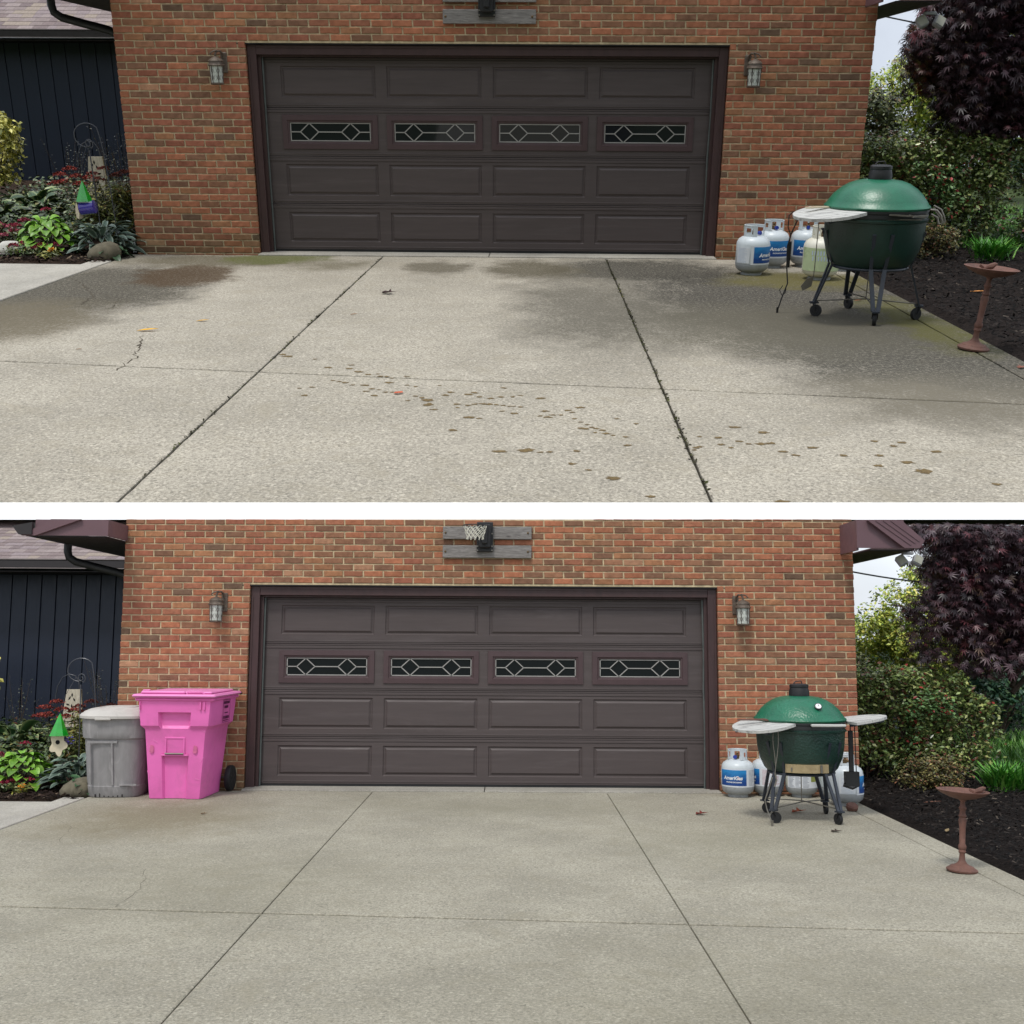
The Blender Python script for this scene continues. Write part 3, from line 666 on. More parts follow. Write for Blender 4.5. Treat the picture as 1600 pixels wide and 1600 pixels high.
def lantern(site, x, flip):
    t = thing('wall_lantern', site, 'aged bronze wall lantern on the brick %s of the garage door, %s' % ('left' if flip < 0 else 'right', WHERE[site]), 'lantern', (x, -.12, 1.80), 0, 'lanterns beside the garage door')
    b = MB(); b.lathe([(.060, 0), (.075, .006), (.075, .018), (.062, .022)], 6); b.build('base', M['lampmetal'], t)
    b = MB(); b.lathe([(.062, .022), (.068, .19)], 12); b.build('glass', M['lampglass'], t, True)
    b = MB()
    for i in range(6):
        a = pi / 3 * i; b.bar((.064 * cos(a), .064 * sin(a), .022), (.071 * cos(a), .071 * sin(a), .19), .007, .007)
    for i in range(6):
        a0, a1 = pi / 3 * i, pi / 3 * (i + 1); am = (a0 + a1) / 2
        P_ = lambda a, z, r=.068: (r * cos(a), r * sin(a), z)
        b.tube([P_(a0, .04), P_(am, .105, .062), P_(a0, .17, .070)], .0024, 4); b.tube([P_(a1, .04), P_(am, .105, .062), P_(a1, .17, .070)], .0024, 4); b.tube([P_(am, .03, .060), P_(a0, .105), P_(am, .185, .064)], .0024, 4); b.tube([P_(am, .03, .060), P_(a1, .105), P_(am, .185, .064)], .0024, 4)
    b.build('lattice', M['lampcame'], t)
    b = MB(); b.lathe([(.085, .188), (.088, .196), (.078, .21), (.074, .235), (.08, .238), (.06, .262), (.03, .275), (.012, .285)], 16); b.build('cap', M['lampmetal'], t, True)
    s = -flip
    b = MB(); b.tube([(0, 0, .28), (.0, .0, .31), (s * .015, .01, .335), (s * .04, .04, .34), (s * .055, .08, .315), (s * .06, .105, .27)], .011, 8)
    b.tube([(s * .02, .0, .345), (-s * .03, -.01, .33), (-s * .055, -.01, .305), (-s * .04, -.01, .295)], .008, 6); b.build('scroll_arm', M['lampmetal'], t, True)
    b = MB(); b.box(s * .06 - .035, s * .06 + .035, .10, .119, .12, .33, ch=.008); b.build('back_plate', M['lampmetal'], t)

def hoop(site):
    H = 2.955 if site == 'B' else 3.3
    t = thing('basketball_bracket', site, 'two weathered planks with a black basketball hoop bracket above the garage door, %s' % WHERE[site], 'basketball hoop', (0, 0, 0))
    rows = [(2.535, 2.675), (2.745, 2.885)] if site == 'B' else [(2.535 - .115, 2.675 - .115), (2.745 - .115, 2.885 - .115), (2.95 - .115, 3.09 - .115)]
    dz = 0 if site == 'B' else -.115
    for z0, z1 in rows:
        b = MB(); b.box(-.49, .50, -.045, -.006, z0, z1, ch=.004); p = b.build('plank', M['plank'], t)
        b = MB()
        for x in (-.46, .46): b.lathe([(.012, 0), (.012, .006), (.006, .01)], 8, T(x, -.045, (z0 + z1) / 2) @ RX90)
        b.build('bolt', M['valve'], p)
    b = MB(); b.box(-.11, .07, -.10, -.047, 2.60 + dz, (2.93 if site == 'B' else 2.95 + dz), ch=.006); b.box(-.085, .045, -.16, -.102, 2.64 + dz, 2.9 + dz, ch=.01)
    b.box(-.05, .01, -.2, -.162, 2.68 + dz, 2.9 + dz, ch=.01)
    b.build('bracket', M['blackp'], t)
    b = MB()
    for x in (-.10, .06):
        for z in (2.615, 2.66, 2.8): b.lathe([(.009, 0), (.009, .008)], 6, T(x, -.10, z + dz) @ RX90)
    b.build('bolt', M['steel'], t)
    if site == 'B':
        # lower end of the cord net, gathered under the rim
        b = MB(); n = 12; c = Vector((-.12, -.34, 0)); zs = [2.862, 2.83, 2.795, 2.765, 2.735]; rs = [.125, .118, .108, .098, .09]
        for i in range(n):
            for s in (-1, 1):
                b.tube([(c.x + rs[k] * cos(2 * pi * (i + s * k * .5) / n), c.y + rs[k] * sin(2 * pi * (i + s * k * .5) / n), zs[k] + random.uniform(-.004, .004)) for k in range(5)], .0042, 5)
            b.tube([(c.x + rs[4] * cos(2 * pi * i / n), c.y + rs[4] * sin(2 * pi * i / n), zs[4] + .004), (c.x + rs[4] * cos(2 * pi * (i + .1) / n), c.y + rs[4] * sin(2 * pi * (i + .1) / n), zs[4] - .02)], .006, 5)
        b.build('net', M['net'], t)
        b = MB(); b.tube([(c.x + .13 * cos(2 * pi * i / 24), c.y + .13 * sin(2 * pi * i / 24), 2.866) for i in range(24)], .006, 6, closed=True); b.tube([(c.x + .02, c.y + .13, 2.866), (-.02, -.16, 2.86)], .006); b.build('rim', M['blackp'], t)

def wing(site):
    t = thing('navy_wing', site, 'navy board-sided house wing with shingle roof, left of the %s' % WHERE[site], 'house', (0, 9, -.04) if site == 'A' else (0, 4.2, -.16))
    x0, x1 = (-13.0, -4.3) if site == 'A' else (-10.5, -4.12); bw = .285 if site == 'A' else .222
    b = MB(); b.box(x0, x1, .03, .2, -.1, 2.8); b.build('wall', M['navy'], t)
    i = 0; x = -11.4 if site == 'A' else -9.2
    me = MB().box(0, bw - .014, 0, .028, 0, 2.72, ch=.004).mesh('siding_board', M['navy'])
    while x < x1 - bw:
        inst('siding_board', me, t, (x, random.uniform(-.001, .001), 0)); x += bw
    b = MB(); b.box(x0, x1, -.55, .2, 2.73, 2.745); b.build('soffit', M['soffit'], t)
    b = MB(); b.box(x0, x1, -.62, -.555, 2.78, 2.90, ch=.01); b.build('gutter', M['gutter'], t)
    b = MB(); b.box(x0, x1, -.63, -.56, 2.903, 2.918); b.box(x0, x1, -.626, -.6205, 2.775, 2.785); b.build('drip_edge', M['guttrim'], t)
    # roof slope with real overlapping shingle tabs
    pit, L_ = (radians(24), 4.6) if site == 'A' else (radians(20), 3.1); yb = 3.9 if site == 'A' else 2.2
    b = MB(); b.add([(x0, -.56, 2.90), (x1 + (.2 if site == 'A' else .0), -.56, 2.90), (x1 + (.2 if site == 'A' else .0), -.56 + L_ * cos(pit), 2.90 + L_ * sin(pit)), (x0, -.56 + L_ * cos(pit), 2.90 + L_ * sin(pit)), (x0, yb, 2.7), (x1 + .2, yb, 2.7)], [(0, 1, 2, 3), (3, 2, 5, 4), (0, 3, 4), (1, 5, 2), (0, 4, 5, 1)])
    roof = b.build('roof', M['gutter'], t)
    pals = [(146, 134, 132), (138, 126, 124), (150, 138, 136), (130, 117, 116), (152, 140, 130), (142, 130, 131), (124, 112, 112)]
    mes = []
    for c in pals:
        s = MB(); s.cur = s2l(c); s.add([(0, 0, .012), (.27, 0, .012), (.27, .3, .002), (0, .3, .002), (0, 0, 0), (.27, 0, 0)], [(0, 1, 2, 3), (4, 5, 1, 0), (0, 3, 4), (1, 5, 2)]); mes.append(s.mesh('shingle', M['shingle'], colour=True))
    n = 0; rest = MB()
    for r in range(int((L_ - .1) / .185)):
        s_ = .01 + r * .185; y, z = -.56 + s_ * cos(pit), 2.902 + s_ * sin(pit); x = (-10.2 if site == 'A' else -8.9) + (r % 3) * .11
        while x < x1 - .1:
            wd = random.choice((.55, .8, 1.0, 1.0))
            if n < 300 and x > -9.6 and r < 17: inst('shingle', random.choice(mes), t, (x, y, z), (pit, 0, 0), (wd, 1, 1)); n += 1
            else:
                rest.cur = s2l(random.choice(pals)); X = T(x, y, z) @ R(pit, 'X'); rest.add([(0, 0, .012), (.27 * wd, 0, .012), (.27 * wd, .3, .002), (0, .3, .002)], [(0, 1, 2, 3)], X)
            x += .27 * wd + .004
    rest.build('shingle_field', M['shingle'], t, colour=True)['kind'] = 'stuff'

# ------------------------------------------------------------------ GRILL
def grill(site, loc, rz, casters, front):
    lab = 'large green ceramic egg grill on a wheeled stand, %s' % WHERE[site]
    t = thing('ceramic_grill', site, lab, 'grill', loc, rz, sc=.955 if site == 'A' else 1)
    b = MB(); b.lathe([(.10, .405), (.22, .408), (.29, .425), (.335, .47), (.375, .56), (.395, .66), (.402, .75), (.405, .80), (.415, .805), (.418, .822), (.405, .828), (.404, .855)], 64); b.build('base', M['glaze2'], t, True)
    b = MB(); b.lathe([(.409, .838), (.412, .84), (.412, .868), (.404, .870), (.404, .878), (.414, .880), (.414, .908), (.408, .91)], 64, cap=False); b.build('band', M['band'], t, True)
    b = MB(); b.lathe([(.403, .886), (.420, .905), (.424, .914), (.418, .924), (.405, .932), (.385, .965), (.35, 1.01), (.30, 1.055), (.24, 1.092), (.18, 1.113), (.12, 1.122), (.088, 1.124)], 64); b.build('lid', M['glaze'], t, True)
    b = MB(); b.lathe([(.088, 1.118), (.094, 1.125), (.094, 1.16), (.083, 1.20), (.088, 1.205), (.088, 1.225), (.07, 1.235), (.03, 1.238)], 32)
    b.tube([(.03, 0, 1.238), (.02, 0, 1.262), (-.03, 0, 1.258), (-.05, 0, 1.238)], .006, 6); b.build('chimney_cap', M['blackp'], t, True)
    # stand
    legm = MB()
    ring = MB(); ring.tube([(.30 * cos(2 * pi * i / 32), .30 * sin(2 * pi * i / 32), .425) for i in range(32)], .012, 6, closed=True)
    ring.build('ring', M['leg'], t, True)
    for k, a in enumerate(casters):
        a = radians(a); d = Vector((cos(a), sin(a), 0)); s = Vector((-sin(a), cos(a), 0)); ft = d * .43
        b = MB()
        for o in (-.055, .055):
            b.bar(d * .405 + s * o * 1.3 + Vector((0, 0, .72)), d * .325 + s * o + Vector((0, 0, .43)), .028, .010, side=tuple(s))
            b.bar(d * .325 + s * o + Vector((0, 0, .44)), ft + s * o * .35 + Vector((0, 0, .12)), .034, .014, side=tuple(s))
        b.box(-.035, .035, -.028, .028, .108, .122, T(*ft) @ R(a, 'Z')); b.build('leg', M['leg'], t)
        cd = a + [2.6, 2.9, -2.4, 3.5][k]; o = Vector((cos(cd), sin(cd), 0)) * .022; X = T(ft.x + o.x, ft.y + o.y, .048) @ R(cd, 'Z') @ RX90
        c = MB(); c.lathe([(.0475, -.015), (.050, -.010), (.050, .010), (.0475, .015)], 20, X); w_ = c.build('caster', M['tyre'], t, True)
        c = MB(); c.lathe([(.02, -.017), (.02, .017)], 10, X); c.bar((ft.x, ft.y, .11), (ft.x + o.x, ft.y + o.y, .05), .05, .01, side=(-sin(cd), cos(cd), 0)); c.build('fork', M['blackp'], w_)
    b = MB()
    for k in (0, 1): a0, a1 = radians(casters[k]), radians(casters[k + 2]); b.tube([(.42 * cos(a0), .42 * sin(a0), .13 + k * .006), (0, 0, .15 + k * .012), (.42 * cos(a1), .42 * sin(a1), .13 + k * .006)], .006, 6)
    b.tube([(0, 0, .15), (0, 0, .41)], .005, 6); b.build('cross_brace', M['steel'], t)
    def shelf(cx, cy, ang, ln, dp, tx, name='side_shelf', z=.885):
        # half-round slatted shelf: straight edge against the grill, round edge outward (+y of its own frame)
        X = T(cx, cy, z) @ R(radians(ang), 'Z') @ R(radians(tx), 'X'); n = 5
        for i in range(n):
            y0, y1 = dp * i / n, dp * (i + 1) / n - .003
            def wd(y): return ln / 2 * sqrt(max(0, 1 - (y / dp * .985) ** 2.6))
            pts = [(-wd(y0), y0)] + [(-wd(y0 + (y1 - y0) * q / 3), y0 + (y1 - y0) * q / 3) for q in (1, 2)] + [(-wd(y1), y1), (wd(y1), y1)] + [(wd(y0 + (y1 - y0) * q / 3), y0 + (y1 - y0) * q / 3) for q in (2, 1)] + [(wd(y0), y0)]
            b = MB(); b.flat(pts[::-1], -.012, .012, X); b.build('shelf_slat', M['shelf'], t)
        b = MB()
        for sx_ in (-ln * .28, ln * .28): b.box(sx_ - .012, sx_ + .012, .0, dp * .8, -.034, -.0125, X)
        b.build('shelf_bracket', M['leg'], t)
    if front:     # seen from its front: vent, thermometer, handle, both shelves
        shelf(-.335, -.20, 128, .60, .34, -11); shelf(.40, -.02, -78, .50, .42, 7)
        b = MB(); patch(b, .352, radians(-36), radians(26), .452, .528, 14, .022); v = b.build('draft_door', M['ventmetal'], t)
        b = MB(); patch(b, .376, radians(12), radians(15), .455, .525, 2, .008); patch(b, .376, radians(-28), radians(-26), .465, .50, 2, .006); b.build('handle', M['steel'], v)
        X = T(.085, -.325, 1.038) @ R(radians(50), 'X')
        b = MB(); b.lathe([(.030, 0), (.034, .004), (.034, .014), (.028, .016)], 24, X); g_ = b.build('thermometer', M['blackp'], t, True)
        b = MB(); b.lathe([(.027, .016), (.026, .018)], 24, X); g2 = b.build('dial', M['white'], g_)
        b = MB(); b.box(-.002, .002, -.004, .02, .0185, .0195, X); b.build('needle', M['blackp'], g_)
        b = MB(); b.box(-.02, .29, -.485, -.462, .872, .896, ch=.006); b.box(-.01, .0, -.463, -.405, .876, .892); b.box(.27, .28, -.463, -.385, .876, .892); b.build('lid_handle', M['shelf'], t)
    else:         # turned away: one shelf, spring hinge on the right
        shelf(-.36, -.17, 122, .62, .36, -9)
        b = MB(); b.bar((-.02, -.432, .878), (.16, -.424, .868), .022, .012, side=(0, 1, 0)); b.bar((.14, -.432, .874), (.28, -.36, .852), .024, .012, side=(0, 1, 0)); b.bar((.16, -.44, .865), (.31, -.33, .866), .014, .012, side=(0, 1, 0))
        b.build('hinge_bar', M['steel'], t)
        b = MB(); b.tube([(.36, -.24, .905), (.41, -.25, .90), (.445, -.26, .86), (.46, -.26, .80), (.435, -.26, .795), (.42, -.25, .845), (.37, -.24, .87)], .010, 6); b.tube([(.41, -.16, .93), (.47, -.17, .90), (.50, -.18, .84), (.51, -.18, .80)], .009, 6)
        b.bar((.40, -.2, .915), (.49, -.22, .80), .016, .010); b.build('spring_hinge', M['steel'], t, True)
        b = MB(); b.box(-.02, .25, -.405, -.398, .835, .842); b.build('felt_strip', M['steel'], t)
    return t

def tools_high(site, g):
    X = SITE[site]
    def P_(px, py, z): return (px, py, z)
    b = MB(); b.tube([(0, 0, .87), (.03, 0, .86), (.045, 0, .8), (.0, 0, .68), (-.02, 0, .58), (-.01, 0, .40), (.01, 0, .26), (-.03, 0, .13), (-.055, 0, .03)], .006, 6); b.tube([(0, 0, .87), (-.03, 0, .84), (-.03, 0, .74), (.0, 0, .67)], .005, 6)
    b.tube([(-.03, .0, .24), (-.055, 0, .20), (-.03, 0, .155), (.0, 0, .18), (.0, 0, .22)], .004, 6)
    b.box(-.012, .012, -.01, .01, .40, .62); b.box(-.067, -.05, -.008, .008, .0, .05)
    solo(b, 'ash_poker', site, M['blackp'], 'thin black poker and cord hanging from the left grill shelf, %s' % WHERE[site], 'grill tool', (2.60, -3.58, -.0), smooth=True, sc=.93)
    b = MB(); b.tube([(0, 0, .87), (.002, 0, .4), (0, 0, .32)], .004, 6); b.prism([(-.08, .20), (-.01, .24), (.005, .33), (-.055, .30), (-.1, .24)], -.004, .004)
    solo(b, 'hanging_spatula', site, M['steel'], 'rusty flat spatula hanging on a thin rod from the left grill shelf, %s' % WHERE[site], 'grill tool', (2.80, -3.64, 0), sc=.955)
    b = MB(); b.bar((-.12, 0, .0), (.1, .03, .004), .035, .012, side=(0, 1, 0)); b.bar((.1, .03, .005), (.2, .1, .006), .012, .01)
    solo(b, 'grill_brush', site, M['cream'], 'pale wooden tool lying on the left grill shelf, %s' % WHERE[site], 'grill tool', (2.75, -3.83, .862), rz=.15, sc=.955)
def tools_low(site):
    b = MB()
    for s in (-1, 1): b.tube([(0, 0, .86), (s * .022, 0, .84), (s * .024, 0, .72), (s * .012, 0, .62), (-.005, 0, .52), (-.012, 0, .46)], .004, 6)
    b.tube([(-.012, 0, .46), (0, .0, .40), (-.02, 0, .34)], .007, 6); b.tube([(-.03, .02, .42), (-.10, .03, .22), (-.085, .03, .14), (-.05, -.02, .02)], .006, 6); b.box(-.06, -.042, -.03, -.01, .0, .05)
    solo(b, 'hanging_tongs', site, M['steel'], 'steel tongs hanging under the left grill shelf, %s' % WHERE[site], 'grill tool', (2.66, -2.2, 0), smooth=True)
    b = MB(); b.box(-.022, .022, -.012, .012, .42, .80, ch=.004); b.flat([(-.065, -.03), (.065, -.03), (.065, .03), (-.065, .03)], .29, .42); b.tube([(-.08, 0, .30), (0, -.02, .275), (.06, 0, .30)], .018, 8); b.tube([(.045, 0, .42), (.04, 0, .86)], .005, 6); b.tube([(0, 0, .8), (0, 0, .87)], .006, 6)
    solo(b, 'ash_tool', site, M['blackp'], 'black ash shovel hanging under the right grill shelf, %s' % WHERE[site], 'grill tool', (3.48, -1.72, 0), smooth=False)
    b = MB()
    b.bar((-.35, .10, .006), (-.12, .06, .012), .03, .016); b.bar((-.12, .06, .012), (.16, -.06, -.02), .02, .014); b.tube([(.16, -.06, -.02), (.19, -.08, -.03), (.21, -.08, -.055), (.185, -.09, -.075), (.16, -.09, -.06)], .007, 6)
    solo(b, 'rusty_tongs', site, M['rust'], 'rusty tongs lying across the left grill shelf, %s' % WHERE[site], 'grill tool', (2.72, -2.05, .905))

# ------------------------------------------------------------------ PROPANE TANKS
def tank(site, loc, rz, style, label, sc=1.):
    t = thing('propane_tank', site, label, 'propane tank', loc, rz, 'propane tanks by the garage wall', sc)
    body = {'b': 'tank', 'w': 'tank', 'c': 'tankc', 'g': 'tankc'}[style]; r = .168
    b = MB(); b.lathe([(.10, .0), (.105, .0), (.105, .03), (.112, .035)], 28); b.build('foot_ring', M['tankbase'], t, True)
    b = MB(); b.lathe([(.09, .028), (.13, .036), (.158, .062), (r, .10), (r, .118)], 36); b.build('lower_shell', M['tankbase' if style != 'g' else 'tankc'], t, True)
    b = MB(); b.lathe([(r - .0004, .1185), (r + .0005, .12), (r + .0005, .30), (r - .004, .325), (.150, .352), (.118, .374), (.08, .386), (.04, .392)], 36); b.build('shell', M[body], t, True)
    # collar, open toward the front, with hand holes
    def arc(mb, a0, a1, z0, z1, rr=.098, th=.004, n=8):
        v = []; f = []
        for i in range(n + 1):
            a = radians(a0 + (a1 - a0) * i / n) - pi / 2
            for q in (rr, rr + th):
                for z in (z0, z1): v.append((q * cos(a), q * sin(a), z))
        for i in range(n):
            k = i * 4; f += [(k + 2, k + 6, k + 7, k + 3), (k, k + 1, k + 5, k + 4), (k + 1, k + 3, k + 7, k + 5), (k, k + 4, k + 6, k + 2)]
        f += [(0, 2, 3, 1), (4 * n, 4 * n + 1, 4 * n + 3, 4 * n + 2)]; mb.add(v, f)
    b = MB(); arc(b, 38, 322, .462, .485, n=28)
    for a0, a1 in ((38, 62), (112, 142), (218, 248), (298, 322)): arc(b, a0, a1, .385, .4618)
    for a0, a1 in ((62, 112), (142, 218), (248, 298)): arc(b, a0 + .01, a1 - .01, .378, .405)
    for a0, a1 in ((175, 185),): arc(b, a0, a1, .4051, .4618)
    b.tube([(.1 * cos(radians(a) - pi / 2), .1 * sin(radians(a) - pi / 2), .487) for a in range(38, 323, 12)], .005, 6)
    b.build('collar', M[body], t, True, ang=50)
    b = MB(); b.lathe([(.02, .39), (.02, .43), (.012, .435), (.012, .455)], 12); b.lathe([(.014, 0), (.014, .05)], 10, T(0, -.01, .415) @ RX90); v = b.build('valve', M['valve'], t)
    b = MB(); b.lathe([(.026, .455), (.028, .46), (.026, .472)], 10) if style != 'b' else b.lathe([(.018, .0), (.02, .03)], 10, T(0, -.05, .415) @ RX90); b.build('valve_cap', M['bluecap' if style in 'bw' else 'blackp'], v)
    R1 = r + .002
    if style in 'bw':
        b = MB(); patch(b, R1 - .0008, radians(-62), radians(132), .112, .298, 26, .001); b.build('label', M['paper'], t)
        b = MB(); patch(b, R1 + .0006, radians(-52), radians(52), .128, .288, 18); lb = b.build('label', M['labelblue'], t)
        lettering('AmeriGas', .052, 'lettering', M['white'], t, (0, 0, .19), R1 + .0035, radians(2), bold=.0016, skew=.15)
        lettering('PROPANE EXCHANGE', .017, 'lettering', M['white'], t, (0, 0, .158), R1 + .0035, radians(6), bold=.0006)
        b = MB(); patch(b, R1 + .002, radians(19), radians(28), .192, .216, 6); b.build('emblem', M['redprint'], t)
        b = MB()
        for k in range(13):
            z = .282 - k * .0125
            for a0 in (62, 96): patch(b, R1 + .0007, radians(a0), radians(a0 + random.uniform(18, 30)), z - .0028, z, 4, .0006)
        b.build('small_print', M['greyprint' if style == 'b' else 'redprint'], t)
        b = MB()
        patch(b, R1 - .0008, radians(-118), radians(-66), .125, .28, 8, .001)
        b.build('label', M['paper'], t); b = MB()
        for k in range(12): z = .272 - k * .0125; patch(b, R1 + .0007, radians(-112), radians(-112 + random.uniform(26, 40)), z - .0025, z, 4, .0006)
        b.build('small_print', M['lightprint'], t)
    elif style == 'c':
        b = MB(); patch(b, R1 - .0008, radians(-70), radians(60), .105, .285, 20); b.build('label', M['paper'], t)
        b = MB()
        for k in range(13):
            z = .268 - k * .0125
            for a0 in (-62, -36, -10): patch(b, R1 + .0008, radians(a0), radians(a0 + random.uniform(12, 24)), z - .004, z, 4, .0006)
        b.build('small_print', M['greyprint'], t)
        b = MB(); patch(b, R1 + .0008, radians(20), radians(58), .17, .27, 8, .0006); b.build('print_patch', M['olive'], t)
    else:
        b = MB(); patch(b, R1 - .0008, radians(-85), radians(85), .09, .30, 22); b.build('label', M['tankg'], t)
        b = MB()
        for k in range(2):
            for q in range(7): patch(b, R1 + .0008, radians(-44 + q * 9 + k * 3), radians(-40 + q * 9 + k * 3), .235 - k * .05, .275 - k * .05, 2, .0006)
        b.build('small_print', M['lightprint'], t)
    return t

# ------------------------------------------------------------------ BIRD BATH
def birdbath(site, loc, tiltv, bird_side):
    t = thing('bird_bath', site, 'small rusty brown pedestal bird bath beside the mulch, %s' % WHERE[site], 'bird bath', loc, 0, tilt=tiltv)
    b = MB(); b.lathe([(.105, 0), (.108, .012), (.095, .022), (.085, .026), (.08, .034), (.055, .042), (.035, .055)], 32); b.build('base', M['rust'], t, True)
    b = MB(); b.lathe([(.035, .055), (.022, .075), (.018, .12), (.026, .135), (.022, .15), (.028, .158), (.028, .178), (.020, .19), (.022, .30), (.028, .36), (.021, .375), (.029, .385), (.021, .40), (.019, .425), (.028, .44), (.018, .46), (.016, .485), (.03, .505)], 20); b.build('column', M['rust'], t, True)
    b = MB(); b.lathe([(.03, .50), (.09, .515), (.15, .54), (.178, .56), (.182, .566), (.174, .568), (.145, .55), (.08, .532), (.02, .528)], 36); b.build('basin', M['rust'], t, True)
    b = MB(); x = .12 * bird_side
    b.tube([(x - .045, 0, .55), (x - .02, 0, .565), (x + .01, 0, .575), (x + .03, 0, .59), (x + .045, 0, .592)], [.006, .018, .022, .014, .004], 8); b.bar((x - .04, 0, .556), (x - .075, .0, .575), .016, .006); b.build('bird_figure', M['rust'], t, True)

# ------------------------------------------------------------------ BINS
def pink_cart(site, loc):
    t = thing('wheeled_bin', site, 'bright pink wheeled rubbish cart with closed lid, left of the lower garage door', 'rubbish bin', loc, radians(-3))
    # lofted tub with stepped shoulders and recessed centre on the front
    lv = [(0, .275, .31, 0, .03), (.02, .28, .315, 0, .035), (.45, .315, .345, 0, .035), (.452, .315, .345, 0, .0), (.69, .335, .362, 0, .0), (.705, .345, .366, 0, .0), (.735, .375, .395, 1, 0), (.865, .388, .405, 1, 0), (.872, .388, .405, 0, 0), (1.01, .398, .415, 0, 0)]
    U = [-1, -.93, -.44, -.38, .38, .44, .93, 1]
    v = []; n = None
    for z, hw, hd, sh, rec in lv:
        ring = []; c = .06
        for i, u in enumerate(U):
            y = -hd
            if i in (0, 7): y = -hd + c
            elif i in (3, 4): y = -hd + rec + (.05 if sh else 0)
            elif i in (2, 5): y = -hd + (.0 if not sh else .0)
            ring.append((u * hw * (1 if i not in (1, 6) else .93 / .93), y))
        ring += [(hw, hd - c), (hw - c * .6, hd), (-(hw - c * .6), hd), (-hw, hd - c)]
        n = len(ring); v += [(x, y, z) for x, y in ring]
    f = [(k * n + i, k * n + (i + 1) % n, (k + 1) * n + (i + 1) % n, (k + 1) * n + i) for k in range(len(lv) - 1) for i in range(n)] + [tuple(range(n - 1, -1, -1))]
    b = MB(); b.add(v, f); b.box(-.412, .412, -.43, .425, .985, 1.018, ch=.012)
    for x in (.27, .31): b.box(x - .008, x + .008, -.427, -.40, .90, .984)
    b.box(-.36, -.35, -.425, -.40, .90, .984)
    body = b.build('tub', M['pink'], t, True, ang=30)
    m = body.modifiers.new('bevel', 'BEVEL'); m.width = .006; m.segments = 2; m.limit_method = 'ANGLE'; m.angle_limit = radians(35)
    # grab recess with steel bar
    b = MB(); b.box(-.105, -.085, -.365, -.33, .43, .62, ch=.004); b.box(.085, .105, -.365, -.33, .43, .62, ch=.004); b.box(-.105, .105, -.362, -.33, .602, .62, ch=.004); b.box(-.14, .14, -.362, -.335, .43, .448, ch=.004); b.build('grab_frame', M['pink'], t)
    b = MB(); b.box(-.084, .084, -.345, -.338, .45, .60); b.build('grab_pocket', M['scuff'], t)
    b = MB(); b.tube([(-.095, -.368, .455), (.095, -.368, .455)], .009, 10); b.build('grab_bar', M['steel'], t, True)
    for x in (-.24, .21):
        b = MB(); b.prism([(x - .02, .47), (x + .005, .455), (x + .024, .475), (x + .02, .53), (x - .012, .54)], -.3595, -.3575); o = b.build('scuff_mark', M['scuff'], t)
        o.rotation_euler = (0, 0, 0)
    for (x, z, l, a) in ((-.2, .58, .05, .5), (.28, .40, .06, -.9), (.3, .68, .04, .3), (-.27, .25, .07, 1.2), (.24, .2, .05, .2)):
        b = MB(); b.box(-l / 2, l / 2, -.0012, .0012, -.0016, .0016, T(x, -.3645 if z > .43 else -.352 + (.43 - z) * .07, z) @ R(a, 'Y')); b.build('scratch', M['pinklid'], t)
    # lid
    b = MB(); b.box(-.435, .435, -.465, .44, 1.02, 1.055, ch=.018); b.box(-.36, .36, -.36, .38, 1.056, 1.078, ch=.02); b.box(-.36, .10, -.41, -.365, 1.056, 1.085, ch=.012)
    l = b.build('lid', M['pinklid'], t, True, ang=30)
    b = MB(); b.tube([(.12, -.40, 1.058), (.13, -.40, 1.082), (.27, -.39, 1.082), (.29, -.38, 1.058)], .009, 8); b.tube([(-.36, -.38, 1.06), (-.34, -.38, 1.09), (-.27, -.38, 1.092)], .009, 8); b.build('lid_handle', M['pinklid'], l, True)
    b = MB(); b.tube([(-.4, .455, 1.0), (.43, .455, 1.03)], .015, 8); b.build('rear_handle', M['blackp'], t)
    # instruction panel on the right flank (illegible dark print)
    X = T(.397, .03, .78) @ R(radians(90), 'Z') @ R(radians(1), 'X')
    b = MB()
    for a in ((-.115, .115, .198, .203), (-.115, .115, -.03, -.025), (-.115, -.111, -.025, .198), (.111, .115, -.025, .198)): b.box(a[0], a[1], -.002, -.0005, a[2], a[3], X)
    def row(z, h, x0, x1, n):
        for i in range(n):
            xx = x0 + (x1 - x0) * i / n; b.box(xx, xx + (x1 - x0) / n * random.uniform(.55, .85), -.002, -.0005, z, z + h, X)
    row(.160, .026, -.1, .1, 9); row(.115, .026, -.075, .06, 6); row(.062, .01, -.06, .06, 8); row(.005, .03, -.095, .1, 6); row(-.015, .01, -.1, .09, 10)
    b.build('printed_panel', M['pinkprint'], t)
    for s in (-1, 1):
        X = T(s * .372, .33, .135) @ R(radians(90), 'Y')
        b = MB(); b.lathe([(.085, -.03), (.128, -.028), (.134, -.018), (.134, .018), (.128, .028), (.085, .03)], 32, X); w_ = b.build('wheel', M['tyre'], t, True)
        b = MB(); b.lathe([(.02, -.032), (.025, -.02), (.025, .02), (.02, .032)], 12, X)
        for k in range(6): a = k * pi / 3; b.bar(tuple(X @ Vector((.02 * cos(a), .02 * sin(a), .024))), tuple(X @ Vector((.09 * cos(a), .09 * sin(a), .024))), .014, .012)
        b.build('hub', M['blackp'], w_)
    b = MB(); b.tube([(-.36, .37, .135), (.36, .37, .135)], .012, 8); b.build('axle', M['steel'], t)

